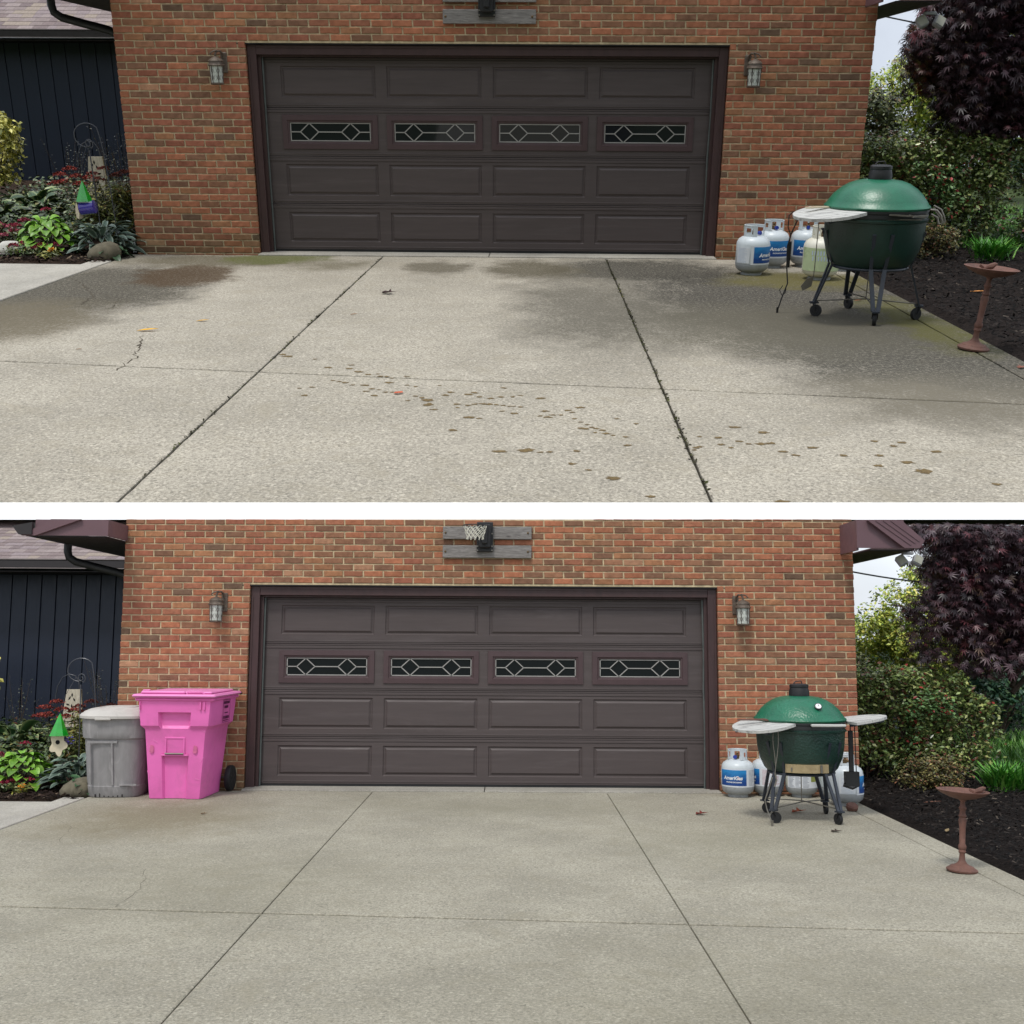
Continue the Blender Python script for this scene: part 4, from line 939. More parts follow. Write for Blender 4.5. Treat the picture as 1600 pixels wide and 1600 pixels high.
def grey_can(site, loc):
    t = thing('wheeled_bin', site, 'weathered grey plastic dustbin with pale lid, left of the pink cart', 'rubbish bin', loc, radians(4))
    b = MB(); b.lathe([(.27, 0), (.275, .01), (.29, .11), (.286, .115), (.325, .58), (.345, .60), (.352, .66), (.36, .80)], 56, sq=3.4, sx=1, sy=1.03)
    b.build('tub', M['canb'], t, True)
    b = MB()
    for x in (-.17, .05): b.bar((x - .03, -.306, .13), (x - .045, -.342, .56), .018, .02)
    b.box(-.24, .06, -.352, -.33, .55, .572); b.box(.09, .26, -.312, -.285, .12, .135); b.build('panel_rib', M['canb'], t)
    b = MB()
    for i in range(7): b.box(-.16 + i * .045, -.148 + i * .045, -.284, -.262, .004, .03 + (i % 2) * .02)
    b.build('slot', M['soffit'], t)
    b = MB(); b.lathe([(.375, .795), (.39, .80), (.392, .825), (.375, .845), (.36, .85), (.352, .862), (.30, .885), (.22, .90), (.215, .893), (.16, .895), (.155, .905), (.06, .91)], 56, sq=3.0, sx=1, sy=1.05); l = b.build('lid', M['canl'], t, True)
    b = MB(); b.box(-.16, .0, -.415, -.385, .785, .812, ch=.006); b.build('lid_handle', M['canl'], l)
    for s in (-1, 1):
        X = T(s * .27, .27, .11) @ R(radians(90), 'Y')
        b = MB(); b.lathe([(.06, -.025), (.10, -.022), (.108, -.012), (.108, .012), (.10, .022), (.06, .025)], 24, X); w_ = b.build('wheel', M['tyre'], t, True)
        b = MB(); b.lathe([(.03, -.027), (.03, .027)], 10, X); b.build('hub', M['blackp'], w_)

# ------------------------------------------------------------------ LEFT GARDEN
def arc_leaf(L_, W_, rise, droop, c_mid, c_edge):
    """a broad leaf with midrib crease and pale margin, rooted at the origin, leaning along +x"""
    b = MB(); n = 5; rows = []
    for i in range(n + 1):
        u = i / n; x = L_ * (u * cos(rise * (1 - u * .5))); z = L_ * (sin(rise) * u - droop * u * u); wd = W_ * sin(pi * min(1, u * .86 + .10)) ** .8 * (1 if i < n else 0.05)
        k = len(b.v)
        for s, c in ((-1, c_edge), (-.55, c_mid), (0, c_mid), (.55, c_mid), (1, c_edge)):
            b.v.append((x, s * wd, z + abs(s) * wd * .35)); b.c.append(c)
        rows.append(k)
    for i in range(n):
        for j in range(4): b.f.append((rows[i] + j, rows[i + 1] + j, rows[i + 1] + j + 1, rows[i] + j + 1)); b.mi.append(0)
    return b
def rosette(name, site, label, cat, loc, n, L_, W_, cm, ce, rise=(.5, 1.2), droop=.5, group=None, stemmed=0., mat='leaf'):
    t = thing(name, site, label, cat, loc, 0, group)
    mes = [arc_leaf(L_, W_, r, droop, s2l(tuple(min(255, q * k) for q in cm)), s2l(tuple(min(255, q * k) for q in ce))).mesh('leaf', M[mat], True, True) for r, k in ((rise[0], .9), ((rise[0] + rise[1]) / 2, 1.), (rise[1], 1.12), (rise[0] * .7, .8))]
    for i in range(n):
        a = i * 2.399 + random.uniform(-.2, .2); r = stemmed * sqrt((i + .5) / n)
        inst('leaf', random.choice(mes), t, (r * cos(a), r * sin(a), random.uniform(.0, .04) + (stemmed * 1.0 * (1 - (i / n)) if stemmed else 0)), (random.uniform(-.3, .3), random.uniform(-.2, .25), a), random.uniform(.65, 1.1))
    return t
def flowerhead(t, x, y, z, r, pal, n=150):
    p = np.stack([rng.uniform(-1, 1, n), rng.uniform(-1, 1, n)], 1); p = p[(p ** 2).sum(1) < 1]; q = np.concatenate([p * r, (r * .45 * (1 - (p ** 2).sum(1)))[:, None]], 1) + np.array((x, y, z))
    foliage('flower_head', q, 'oval', r * .36, pal, t, 'petal', droop=-.6, jit=.3)
def stems(t, pts, base, r=.005, col='bark'):
    b = MB()
    for p in pts: b.tube([base, ((base[0] + p[0]) / 2 + random.uniform(-.03, .03), (base[1] + p[1]) / 2, (base[2] + p[2]) / 2), p], [r, r * .8, r * .5], 5)
    b.build('stem', M[col], t)

def garden_left(site):
    W = WHERE[site]
    # yellow green shrub at the frame edge
    dx = 0 if site == 'A' else -.25
    t = thing('golden_shrub', site, 'yellow green leafy shrub by the navy wall, far left of the %s' % W, 'shrub', (-7.12 + dx, 3.0, .1))
    foliage('foliage', clumps(2400, (0, 0, .95), (.62, .5, .55), 30, .3), 'oval', .085, [(196, 190, 96, 4), (160, 158, 72, 3), (110, 116, 56, 2), (214, 206, 130, 1)], t, droop=.6); stems(t, [(random.uniform(-.4, .4), random.uniform(-.3, .3), 1.0) for _ in range(9)], (0, 0, 0), .012)
    # hostas
    rosette('hosta', site, 'variegated green hosta clump in front of the navy wall, %s' % W, 'plant', (-6.15, 2.3, .12), 60, .42, .085, (54, 84, 48), (160, 170, 118), group='hostas in the left bed', rise=(.6, 1.25), stemmed=.22)
    rosette('hosta', site, 'dark green hosta clump at the far left edge of the %s' % W, 'plant', (-6.1, 1.15, .06), 55, .34, .07, (48, 66, 38), (104, 118, 70), group='hostas in the left bed', rise=(.5, 1.1), stemmed=.24)
    rosette('hosta', site, 'blue grey hosta beside the garage corner, %s' % W, 'plant', (-4.36, -.15, .02), 90, .27, .042, (88, 108, 96), (158, 174, 156), group='hostas in the left bed', rise=(.45, 1.1), stemmed=.25)
    rosette('hosta', site, 'low dark green hosta under the garage corner, %s' % W, 'plant', (-4.16, -.52, .0), 34, .19, .042, (58, 88, 60), (88, 116, 84), group='hostas in the left bed', rise=(.3, .8), stemmed=.1)
    # hydrangea, light green leaves with red blooms
    t = rosette('hydrangea', site, 'bright green hydrangea with a few red blooms, %s' % W, 'plant', (-4.98, -.2, .05), 110, .145, .052, (104, 152, 48), (136, 178, 66), rise=(.3, .9), stemmed=.30, droop=.7)
    for x, y, z in ((-.02, .1, .42), (-.32, -.05, .26), (.2, -.25, .08)): flowerhead(t, x, y, z, .055, [(150, 48, 70, 3), (112, 30, 50, 2)])
    stems(t, [(random.uniform(-.2, .2), random.uniform(-.2, .2), .3) for _ in range(10)], (0, 0, -.02), .006)
    # red sedum
    for lab, loc, hs_, sc_, pal in (('tall brick red stonecrop in front of the navy wall, %s', (-5.1, 1.1, .08), [(-.16, -.1, .70), (-.05, -.05, .76), (.06, -.14, .68), (-.22, -.12, .60), (.18, -.05, .66), (.12, -.2, .6), (-.1, -.2, .62)], .085, [(142, 60, 52, 4), (104, 44, 40, 3), (160, 84, 70, 1)]),
                                     ('brick red stonecrop behind the garage corner, %s', (-4.72, 1.0, .08), [(-.1, -.1, .72), (.06, -.15, .78), (.18, -.1, .7), (.3, -.15, .74), (0, -.2, .66), (.4, -.1, .7)], .075, [(112, 58, 50, 4), (84, 44, 40, 3)]),
                                     ('low rose pink stonecrop beside the white stone, %s', (-5.5, -.05, .03), [(-.1, 0, .26), (.02, .05, .24), (.1, -.05, .2), (-.02, -.12, .16), (.16, .1, .3), (-.18, .08, .22)], .07, [(150, 62, 84, 4), (120, 44, 62, 3), (176, 100, 112, 1)]),
                                     ('small crimson stonecrop sprawling on the bark, %s', (-5.1, -.55, .02), [(-.12, 0, .1), (-.02, .04, .12), (.1, -.02, .08), (.18, .03, .1)], .065, [(140, 40, 62, 4), (104, 28, 44, 3)])):
        t = thing('stonecrop', site, lab % W, 'plant', loc, 0, 'red stonecrops in the left bed')
        for h in hs_: flowerhead(t, h[0], h[1], h[2], sc_, pal, 170)
        stems(t, hs_, (0, 0, 0), .005)
        k = max(h[2] for h in hs_); p = np.array([[random.uniform(-.2, .25), random.uniform(-.15, .15), random.uniform(.02, k * .92)] for _ in range(200)])
        foliage('foliage', p, 'oval', .055, [(90, 104, 60, 3), (66, 82, 46, 2), (120, 118, 66, 1)], t, droop=.2)
    # leggy perennial mass against the garage corner
    t = thing('perennial_clump', site, 'tangled olive green perennial clump beside the garage corner, %s' % W, 'plant', (-4.55, .75, .05))
    foliage('foliage', clumps(3400, (0, 0, .36), (.50, .35, .42), 44, .3, .3), 'lance', .085, [(120, 124, 62, 3), (84, 92, 48, 3), (154, 146, 84, 1.5), (60, 62, 38, 2), (120, 88, 50, .6)], t, droop=.2); stems(t, [(random.uniform(-.4, .4), random.uniform(-.2, .2), random.uniform(.5, .8)) for _ in range(26)], (0, 0, 0), .005)
    t = thing('wispy_plant', site, 'dark wispy seed stalks against the navy wall, %s' % W, 'plant', (-5.0, 2.4, .1))
    st = [(random.uniform(-.35, .35), random.uniform(-.2, .2), random.uniform(.75, 1.25)) for _ in range(16)]; stems(t, st, (0, 0, 0), .004)
    foliage('foliage', np.array([[s[0] * k + random.uniform(-.05, .05), s[1] * k, s[2] * k] for s in st for k in np.linspace(.4, 1, 26)]), 'oval', .026, [(44, 50, 40, 3), (80, 84, 62, 2), (34, 36, 34, 2)], t, droop=0)
    t = thing('wispy_plant', site, 'dark wispy stalks behind the hosta, far left of the %s' % W, 'plant', (-6.5, 4.2 if site == 'A' else 3.1, .1))
    st = [(random.uniform(-.3, .5), random.uniform(-.2, .2), random.uniform(.6, 1.05)) for _ in range(10)]; stems(t, st, (0, 0, 0), .004)
    foliage('foliage', np.array([[s[0] * k + random.uniform(-.05, .05), s[1] * k, s[2] * k] for s in st for k in np.linspace(.4, 1, 22)]), 'oval', .03, [(40, 46, 40, 3), (70, 76, 60, 2)], t, droop=0)
    # low filler: dark ground cover behind
    p = np.stack([rng.uniform(-7.2, -4.3, 7000), rng.uniform(.2, 5.0 if site == 'A' else 3.6, 7000), np.zeros(7000)], 1); p[:, 2] = .10 + p[:, 1] * .045 + rng.uniform(0, 1, 7000) ** 1.6 * .26
    o = foliage('ground_cover', p, 'oval', .07, [(56, 76, 40, 4), (88, 106, 56, 2), (42, 54, 32, 3), (120, 116, 62, .6), (110, 66, 40, .2)], None, droop=.1); o.matrix_world = SITE[site]
    tag(o, 'low mixed ground cover between the plants of the left bed, %s' % W, 'plants', kind='stuff')
    t = thing('orange_flower', site, 'single small orange bloom low on the bark, %s' % W, 'flower', (-4.78, -.62, .01))
    foliage('petals', clumps(40, (0, 0, .085), (.028, .028, .04), 5, .5), 'oval', .03, [(226, 160, 60, 3), (216, 128, 40, 1)], t, 'petal', droop=-.3); stems(t, [(0, 0, .08)], (0, 0, 0), .003)
    foliage('foliage', clumps(70, (0, 0, .05), (.12, .1, .05), 8, .5), 'lance', .07, [(150, 150, 70, 2), (90, 100, 50, 2)], t, droop=.2)
    # boulder
    b = MB(); b.lathe([(.02, -.03), (.12, -.02), (.175, .03), (.18, .08), (.15, .135), (.09, .17), (.02, .18)], 28)
    b.v = [(x * (1.0 + .10 * sin(3 * atan2(y, x) + 1) + .06 * sin(7 * x * 10)), y * .8 * (1 + .08 * cos(2 * atan2(y, x))), z * (1 + .12 * sin(9 * x + 4 * y)) + x * .06) for x, y, z in b.v]
    o = solo(b, 'boulder', site, M['rock'], 'rounded grey brown boulder at the front of the left bed, %s' % W, 'rock', (-4.20, -.62, .0), smooth=True)
    # crook pole with spiral top
    t = thing('garden_crook', site, 'tall black iron crook with spiral top in the left bed, %s' % W, 'plant hook', (-4.38, -.2, 0))
    path = [(0.02, 0, 0), (0.01, 0, .6), (-.005, 0, 1.12)]; b = MB(); b.tube(path, .007, 8); b.build('pole', M['iron'], t, True)
    b = MB(); P2 = [(.20, .02, 0), (.17, .02, .7), (.145, .01, 1.1), (.125, .01, 1.24)]
    for k in range(1, 15): a = radians(20 + k * 18.5); rr = .155 * (1 - k * .012); P2.append((-.02 + rr * cos(a), .01, 1.27 + rr * sin(a) * .9))
    for k in range(1, 22): a = radians(280 + k * 24); rr = .058 * (1 - k * .036); P2.append((-.005 + rr * cos(a) * .9, .0, 1.19 + rr * sin(a)))
    b.tube(P2, .0055, 6); b.build('scroll', M['iron'], t, True)
    # the whimsical birdhouse hanging from it
    rz = 0 if site == 'B' else radians(62)
    if site == 'A':
        t = thing('birdhouse', site, 'birdhouse with green cone roof and purple body seen from its side, upper driveway', 'birdhouse', (-4.47, -.3, .42))
        b = MB(); b.lathe([(.095, .17), (.092, .175), (.05, .28), (.02, .35), (.004, .385)], 8); b.build('roof', M['greenglass'], t)
        b = MB(); b.lathe([(.06, -.085), (.07, -.08), (.07, .08), (.06, .085)], 20, T(.03, 0, .10) @ R(radians(82), 'Y')); b.build('body', M['purple'], t, True)
        b = MB(); b.box(-.055, .1, -.05, .05, .155, .17); b.build('eave_plate', M['lightprint'], t)
        b = MB(); b.prism([(-.085, .0), (-.06, -.02), (-.05, .04), (-.06, .13), (-.075, .16), (-.09, .08)], -.06, .05); b.build('face_plate', M['cream'], t)
        b = MB(); b.tube([(0, 0, .385), (.03, .0, .6), (.09, .05, .77)], .0025, 5); b.build('hanger', M['iron'], t)
    else:
        t = thing('birdhouse', site, 'birdhouse with green cone roof and cream flower-shaped front, lower driveway', 'birdhouse', (-4.55, -.3, .40))
        b = MB(); b.lathe([(.105, .185), (.102, .19), (.055, .30), (.022, .38), (.004, .415)], 8); b.build('roof', M['greenglass'], t)
        b = MB(); pts = []
        for k in range(60): a = 2 * pi * k / 60; rr = .085 * (1 + .2 * cos(5 * a + .6)); pts.append((rr * cos(a), .09 + rr * sin(a) * 1.25))
        b.prism(pts, -.012, .0); b.build('face_plate', M['cream'], t)
        b = MB(); b.lathe([(.023, 0), (.023, .003)], 16, T(-.005, -.013, .115) @ RX90); b.build('entrance_hole', M['darkvoid'], t)
        b = MB(); b.lathe([(.06, .002), (.062, .12)], 16, T(.0, 0, .10) @ R(radians(-90), 'X')); b.build('body', M['purple'], t, True)
        b = MB()
        for k in range(5): a = 1.1 + k * 1.26; b.lathe([(.004, 0), (.018, .006), (.004, .014)], 8, T(.13 + .03 * cos(a), .0, .13 + .035 * sin(a)))
        b.build('ornament', M['purple'], t, True)
        b = MB(); b.tube([(0, 0, .415), (.04, .0, .6), (.13, .05, .80)], .0025, 5); b.build('hanger', M['iron'], t)
    # carved wind chime panel with a small arched hook
    x = -5.17 if site == 'A' else -5.3
    t = thing('carved_panel', site, 'pale carved wooden panel with cut-out pattern hung from a small hook, %s' % W, 'garden ornament', (x, 1.9, 0))
    b = MB(); b.prism([(-.11, .50), (.09, .50), (.13, .72), (.11, .97), (-.07, .97), (-.10, .72)], -.02, .015); p = b.build('panel', M['driftwood'], t)
    for (px, pz, a) in ((-.03, .86, .5), (.03, .84, -.5), (0, .76, 0), (.05, .76, 1.2), (-.05, .78, -1.2), (.0, .90, 0), (.02, .66, .4), (-.04, .64, -.5)):
        X = T(px, -.021, pz) @ R(a, 'Y'); b = MB(); b.prism([(-.012, 0), (0, -.03), (.012, 0), (0, .03)], -.001, .0, X); b.build('cut_out', M['darkvoid'], p)
    b = MB(); b.tube([(-.24, .05, .85), (-.22, .05, 1.0), (-.16, .05, 1.12), (-.08, .05, 1.16), (.0, .05, 1.14), (.05, .05, 1.06), (.07, .05, .9), (.08, .05, .0)], .006, 6); b.build('hook', M['iron'], t, True)
    # pale stone on a dish
    if site == 'A':
        t = thing('stone_dish', site, 'smooth white stone resting on a shallow grey dish at the left edge, upper driveway', 'garden ornament', (-5.3, -.45, .02))
        b = MB(); b.lathe([(.05, .0), (.15, .012), (.19, .03), (.182, .032), (.14, .018), (.02, .012)], 28); b.build('dish', M['whitestone'], t, True)
        b = MB(); b.lathe([(.02, .015), (.10, .022), (.135, .06), (.12, .11), (.07, .145), (.02, .15)], 24, sx=1.1, sy=.8); b.build('stone', M['whitestone'], t, True)
    b = MB(); b.box(-.018, .018, -.012, .012, 0, .16); solo(b, 'corner_stake', site, M['white'], 'small white marker stake at the foot of the garage corner, %s' % W, 'stake', (-4.09, .03, .0))

# ------------------------------------------------------------------ RIGHT GARDEN
def garden_right(site):
    W = WHERE[site]
    t = thing('hedge', site, 'dense clipped hedge with small dark and reddish leaves behind the grill, %s' % W, 'hedge', (0, 0, 0))
    pal = [(104, 124, 68, 5), (132, 150, 84, 4), (76, 92, 54, 3), (164, 170, 108, 2), (112, 76, 60, 1.2), (140, 56, 52, .4), (160, 166, 108, 1)]
    P1 = boxcloud(22000, (4.2, .95, .18), (6.05, 2.2, 1.24), 420, .14)
    P1 = P1[~((P1[:, 0] > 5.7) & (P1[:, 2] > 1.12 - (P1[:, 0] - 5.7) * .6))] if site == 'B' else P1
    if site == 'A': P1 = np.concatenate([P1, boxcloud(7000, (6.0, .95, .15), (7.3, 2.2, 1.18), 200, .14)])
    foliage('foliage', P1, 'oval', .058, pal, t, 'leafgloss', droop=.25)
    foliage('young_leaves', boxcloud(700, (4.95, .82, .45), (5.5, .95, 1.0), 12, .12), 'oval', .055, [(104, 134, 84, 3), (84, 116, 66, 3), (150, 50, 50, 1)], t, 'leaf', droop=.2)
    b = MB()
    for k in range(60):
        x = random.uniform(4.3, 6.0); y = random.uniform(1.1, 2.0); b.tube([(x, y, 0), (x + random.uniform(-.1, .1), y - .1, .4), (x + random.uniform(-.3, .3), y + random.uniform(-.2, .2), 1.05)], [.014, .01, .005], 5)
    b.build('stem', M['bark'], t)
    t = thing('low_bush', site, 'low olive and russet bush in front of the hedge, %s' % W, 'bush', (4.95, .15, -.02))
    foliage('foliage', clumps(5200, (0, 0, .19), (.46, .36, .22), 70, .3, .4), 'oval', .036, [(110, 104, 60, 3), (80, 82, 48, 3), (124, 84, 60, 1.5), (60, 56, 38, 2), (150, 140, 84, .7)], t, droop=.1); stems(t, [(random.uniform(-.35, .35), random.uniform(-.2, .2), random.uniform(.15, .35)) for _ in range(24)], (0, 0, 0), .005)
    # bright grass clump
    t = thing('grass_clump', site, 'bright green arching grass clump beside the low bush, %s' % W, 'plant', (5.62, -.1, -.02) if site == 'A' else (5.75, .15, -.02), sc=.72 if site == 'A' else .85)
    n = 420; a = rng.uniform(0, 2 * pi, n); p = np.stack([rng.normal(0, .10, n), rng.normal(0, .1, n), np.zeros(n)], 1)
    x = np.stack([np.cos(a) * .7, np.sin(a) * .7, rng.uniform(.5, 1.4, n)], 1); x /= np.linalg.norm(x, axis=1, keepdims=True); z = np.stack([-np.cos(a), -np.sin(a), np.ones(n)], 1); z -= (z * x).sum(1, keepdims=True) * x; z /= np.linalg.norm(z, axis=1, keepdims=True)
    foliage('foliage', p, 'blade', .42, [(84, 150, 50, 3), (60, 118, 40, 2), (120, 170, 74, 1)], t, ax=(x, np.cross(z, x), z))
    # grass verge beyond
    n = 9000; a = rng.uniform(0, 2 * pi, n); lo, hi = ((5.6, 1.0), (8.2, 6.)) if site == 'A' else ((5.9, .6), (9.5, 7.))
    p = np.stack([rng.uniform(lo[0], hi[0], n), rng.uniform(lo[1], hi[1], n), np.full(n, -.02)], 1); x = np.stack([np.cos(a) * .4, np.sin(a) * .4, np.ones(n)], 1); x /= np.linalg.norm(x, axis=1, keepdims=True); z = np.stack([-np.cos(a), -np.sin(a), np.full(n, .4)], 1); z -= (z * x).sum(1, keepdims=True) * x; z /= np.linalg.norm(z, axis=1, keepdims=True)
    o = foliage('grass', p, 'blade', .20, [(96, 150, 56, 3), (70, 122, 44, 2), (130, 170, 80, 1)], None, ax=(x, np.cross(z, x), z)); o.matrix_world = SITE[site]; tag(o, 'bright green grass beyond the hedge, %s' % W, 'grass', kind='stuff')
    # purple maple
    t = thing('maple_tree', site, 'dark purple leaved Japanese maple overhanging the hedge, %s' % W, 'tree', (6.5 if site == 'B' else 6.2, 1.75, 0))
    ctr = (.22, 0, 2.42) if site == 'B' else (.0, -.1, 2.28); rad = (1.28, .85, 1.2) if site == 'B' else (1.36, .85, 1.16)
    P1 = clumps(20000, ctr, rad, 300, .24, .35, .6); P1 = P1[P1[:, 2] < 1.575 + (P1[:, 1] + 13.89) * .1120] if site == 'B' else P1
    lo, hi = ((-1.15, -.75, 1.28), (1.7, .6, 3.25)) if site == 'B' else ((-.9, -.8, 1.42), (1.5, .6, 3.4))
    P2 = boxcloud(17000, lo, hi, 300, .25); P2 = P2[P2[:, 2] > 1.30 + .10 * np.sin(P2[:, 0] * 4)]; P2 = P2[P2[:, 2] < 1.575 + (P2[:, 1] + 13.89) * .1120] if site == 'B' else P2
    P1 = np.concatenate([P1, P2])
    foliage('crown', P1, 'maple', .086, [(56, 38, 44, 5), (72, 50, 56, 4), (42, 32, 38, 3), (96, 52, 58, 1), (84, 68, 76, 2), (78, 58, 44, .8)], t, 'leaf', droop=.55, jit=.35)
    q1 = clumps(420, (ctr[0], ctr[1] - .25, ctr[2]), rad, 14, .12, .9, .5); q1 = q1[q1[:, 2] < 2.75]
    foliage('red_leaves', q1, 'maple', .10, [(112, 62, 70), (94, 52, 60)], t, 'leaf', droop=.5)
    foliage('bronze_leaves', clumps(500, (ctr[0] - rad[0] * .75, ctr[1] - .1, ctr[2] + .05), (.25, .4, .6), 20, .25, .5), 'maple', .07, [(120, 66, 44, 2), (104, 96, 50, 2), (84, 46, 40, 2)], t, 'leaf', droop=.4)
    b = MB(); b.tube([(.75, .3, -.05), (.7, .3, .5), (.55, .25, 1.1), (.25, .1, 1.7), (.0, .05, 2.3)], [.10, .085, .07, .05, .025], 10)
    for k in range(9): a = k * .7; b.tube([(.1, 0, 1.0 + k * .08), (.1 + .45 * cos(a), .35 * sin(a), 1.5 + k * .09), (.1 + .9 * cos(a), .6 * sin(a), 1.8 + k * .1)], [.035, .022, .008], 6)
    b.build('trunk', M['bark'], t, True)
    # airy yellow green tree behind
    k_ = 1. if site == 'A' else .76; Z = lambda z: 1.6 + (z - 1.6) * k_
    t = thing('green_tree', site, 'airy yellow green tree beyond the hedge against the sky, %s' % W, 'tree', (8.4, 9.6, 0) if site == 'A' else (6.62, 4.3, 0))
    yp = [(172, 184, 76, 4), (140, 164, 66, 3), (200, 204, 94, 2), (104, 132, 56, 1.5), (214, 206, 104, 1)]
    def cut(P): return P[P[:, 2] < 1.55 + (P[:, 1] + 16.4) * .1120] if site == 'B' else P
    foliage('crown', cut(clumps(17000, (-.2 * k_, 0, Z(1.75)), (1.85 * k_, 1.2 * k_, 1.05 * k_), 280, .17, .15, .8)), 'oval', .085 * k_, yp, t, droop=.5)
    foliage('upper_crown', cut(clumps(2600, (.3 * k_, .2, Z(2.75)), (1.2 * k_, .8 * k_, .55 * k_), 60, .2, .2)), 'oval', .085 * k_, yp, t, droop=.5)
    b = MB(); b.tube([(.1, 0, -.1), (.1, 0, 1.2), (.2, 0, 2.2), (.25, 0, Z(2.9))], [.12 * k_, .09 * k_, .05 * k_, .02], 8)
    for k in range(12): a = k * 1.1; b.tube([(.12, 0, Z(.9 + k * .12)), (.12 + .8 * k_ * cos(a), .6 * k_ * sin(a), Z(1.4 + k * .12)), (.12 + 1.3 * k_ * cos(a), .9 * k_ * sin(a), Z(1.7 + k * .09))], [.03 * k_, .018 * k_, .006], 5)
    b.build('trunk', M['bark'], t, True)
    t = thing('grey_shrub', site, 'greyish twiggy shrub at the garage corner beyond the hedge, %s' % W, 'shrub', (6.6, 7.2, 0) if site == 'A' else (5.25, 3.4, 0))
    foliage('foliage', clumps(3600, (-.3, 0, 1.25), (.5, .4, .95) if site == 'A' else (.35, .3, .35), 60, .25, .1), 'oval', .085 * k_, [(92, 100, 66, 3), (110, 116, 76, 2), (70, 78, 54, 2), (116, 92, 68, .6)], t, droop=.3); stems(t, [(random.uniform(-.7, .1), random.uniform(-.2, .2), random.uniform(1., 2.) * k_) for _ in range(24)], (-.3, 0, 0), .008)
    # dark evergreen belt far behind
    for k, (x, y) in enumerate(((7.2, 13.5), (9.4, 14.2), (11.6, 13.6), (13.8, 14.6)) if site == 'A' else ((4.9, 5.7), (6.5, 5.9), (8.1, 5.7), (9.7, 5.9))):
        lab = ['dark evergreen bush at the back just right of the garage', 'second dark bush of the back row from the garage', 'third dark bush of the back row from the garage', 'outermost dark bush of the back row at the right edge'][k]
        t = thing('far_bush', site, '%s, %s' % (lab, W), 'bush', (x, y, 0), 0, 'dark bushes in the back row')
        q_ = 1. if site == 'A' else .7
        foliage('foliage', clumps(2600, (0, 0, .62 * (2 - q_)), (1.3 * q_, .8 * q_, .62), 60, .25, .3), 'oval', .13 * q_, [(44, 76, 58, 3), (62, 96, 66, 2), (82, 108, 62, 1)], t, droop=.4); stems(t, [(random.uniform(-.6, .6), 0, .8) for _ in range(8)], (0, 0, 0), .02)
    # overhead cables
    if site == 'A': segs = [((5.5, 6., 3.03), (9.5, 8., 2.72)), ((5.4, 8., 1.83), (9.5, 8., 1.98))]
    else: segs = [((4.7, 3., 2.66), (7.6, 4.6, 2.50)), ((4.7, 5., 1.78), (8.2, 5., 1.9))]
    for i, (p, q) in enumerate(segs):
        b = MB(); P_ = [tuple(Vector(p).lerp(Vector(q), k / 10) - Vector((0, 0, .06 * sin(pi * k / 10)))) for k in range(11)]; b.tube(P_, .012 if i == 0 else .009, 6)
        solo(b, 'overhead_cable', site, M['cable' if i == 0 else 'guttrim'], ('dark upper cable leaving the eave toward the maple, %s' if i == 0 else 'pale lower cable crossing the green tree, %s') % W, 'cable', smooth=True)
    # twin floodlight under the eave
    t = thing('floodlight', site, 'twin grey floodlight under the right eave corner, %s' % W, 'floodlight', (4.55, -.35, 2.575) if site == 'B' else (4.50, -.35, 2.50))
    b = MB(); b.box(-.03, .09, -.03, .03, .0, .03, ch=.006); b.build('mount', M['floodmetal'], t)
    for k, (dx, rz) in enumerate(((-.05, -.5), (.13, .5))):
        X = T(dx, -.03, -.06) @ R(rz, 'Y') @ R(radians(-25), 'X'); b = MB(); b.box(-.05, .05, -.02, .05, -.06, .055, X, ch=.012); h = b.build('lamp_head', M['floodmetal'], t)
        b = MB(); b.box(-.042, .042, -.024, -.0205, -.052, .045, X); b.build('lens', M['floodlens'], h)
    if site == 'B':
        b = MB(); b.box(-.05, .05, -.05, .05, 0, 1.42, ch=.01); b.lathe([(.07, 1.42), (.07, 1.45), (.02, 1.52)], 8)
        solo(b, 'white_post', site, M['farwall'], 'slim white post standing beyond the hedge, lower driveway', 'post', (6.25, 5.0, 0), sc=.8)

# ------------------------------------------------------------------ LITTER, STAINS, CRACKS
def fallen_leaf(site, name, label, loc, rz, size, rgb, kind='lance', group=None, curl=.25):
    b = MB(); b.cur = s2l(rgb)
    pts = {'lance': [(0, 0), (.3, .14), (.65, .13), (1, 0), (.65, -.12), (.3, -.14)], 'maple': [(0, 0), (.1, .3), (.35, .18), (.45, .5), (.6, .16), (1, .05), (.62, -.14), (.5, -.45), (.35, -.18), (.1, -.35)], 'chip': [(0, .1), (.2, .3), (.9, .25), (1, -.1), (.6, -.3), (.1, -.25)]}[kind]
    v = [(x * size, y * size, .004 + curl * size * (abs(y) * 1.2 + x * x * .35)) for x, y in pts]; n = len(v); b.add(v + [(x, y, z + .002) for x, y, z in v], [tuple(range(n - 1, -1, -1)), tuple(range(n, 2 * n))] + [(i, (i + 1) % n, n + (i + 1) % n, n + i) for i in range(n)])
    solo(b, name, site, M['leafdry'], label, 'leaf' if 'leaf' in name else 'debris', loc, rz, group, colour=True)
def joint_moss():
    n = 1500; y = rng.uniform(-8.2, -.3, n); k = rng.random(n)
    x = np.where(k < .68, 1.32, -1.2) + rng.normal(0, .007, n); keep = np.sin(y * 5.3 + x * 2) + np.sin(y * 17) * .6 + rng.normal(0, .5, n) > -.5
    p = np.stack([x, y, rng.uniform(-.006, .002, n)], 1)[keep]
    o = foliage('joint_moss', p, 'oval', .016, [(58, 56, 38, 4), (74, 78, 42, 3), (38, 36, 28, 2), (96, 92, 50, .5)], None, 'petal', droop=-.3, jit=.6); o.matrix_world = SITE['A']
    tag(o, 'moss and grit growing in the long joints of the upper driveway', 'moss', kind='stuff')
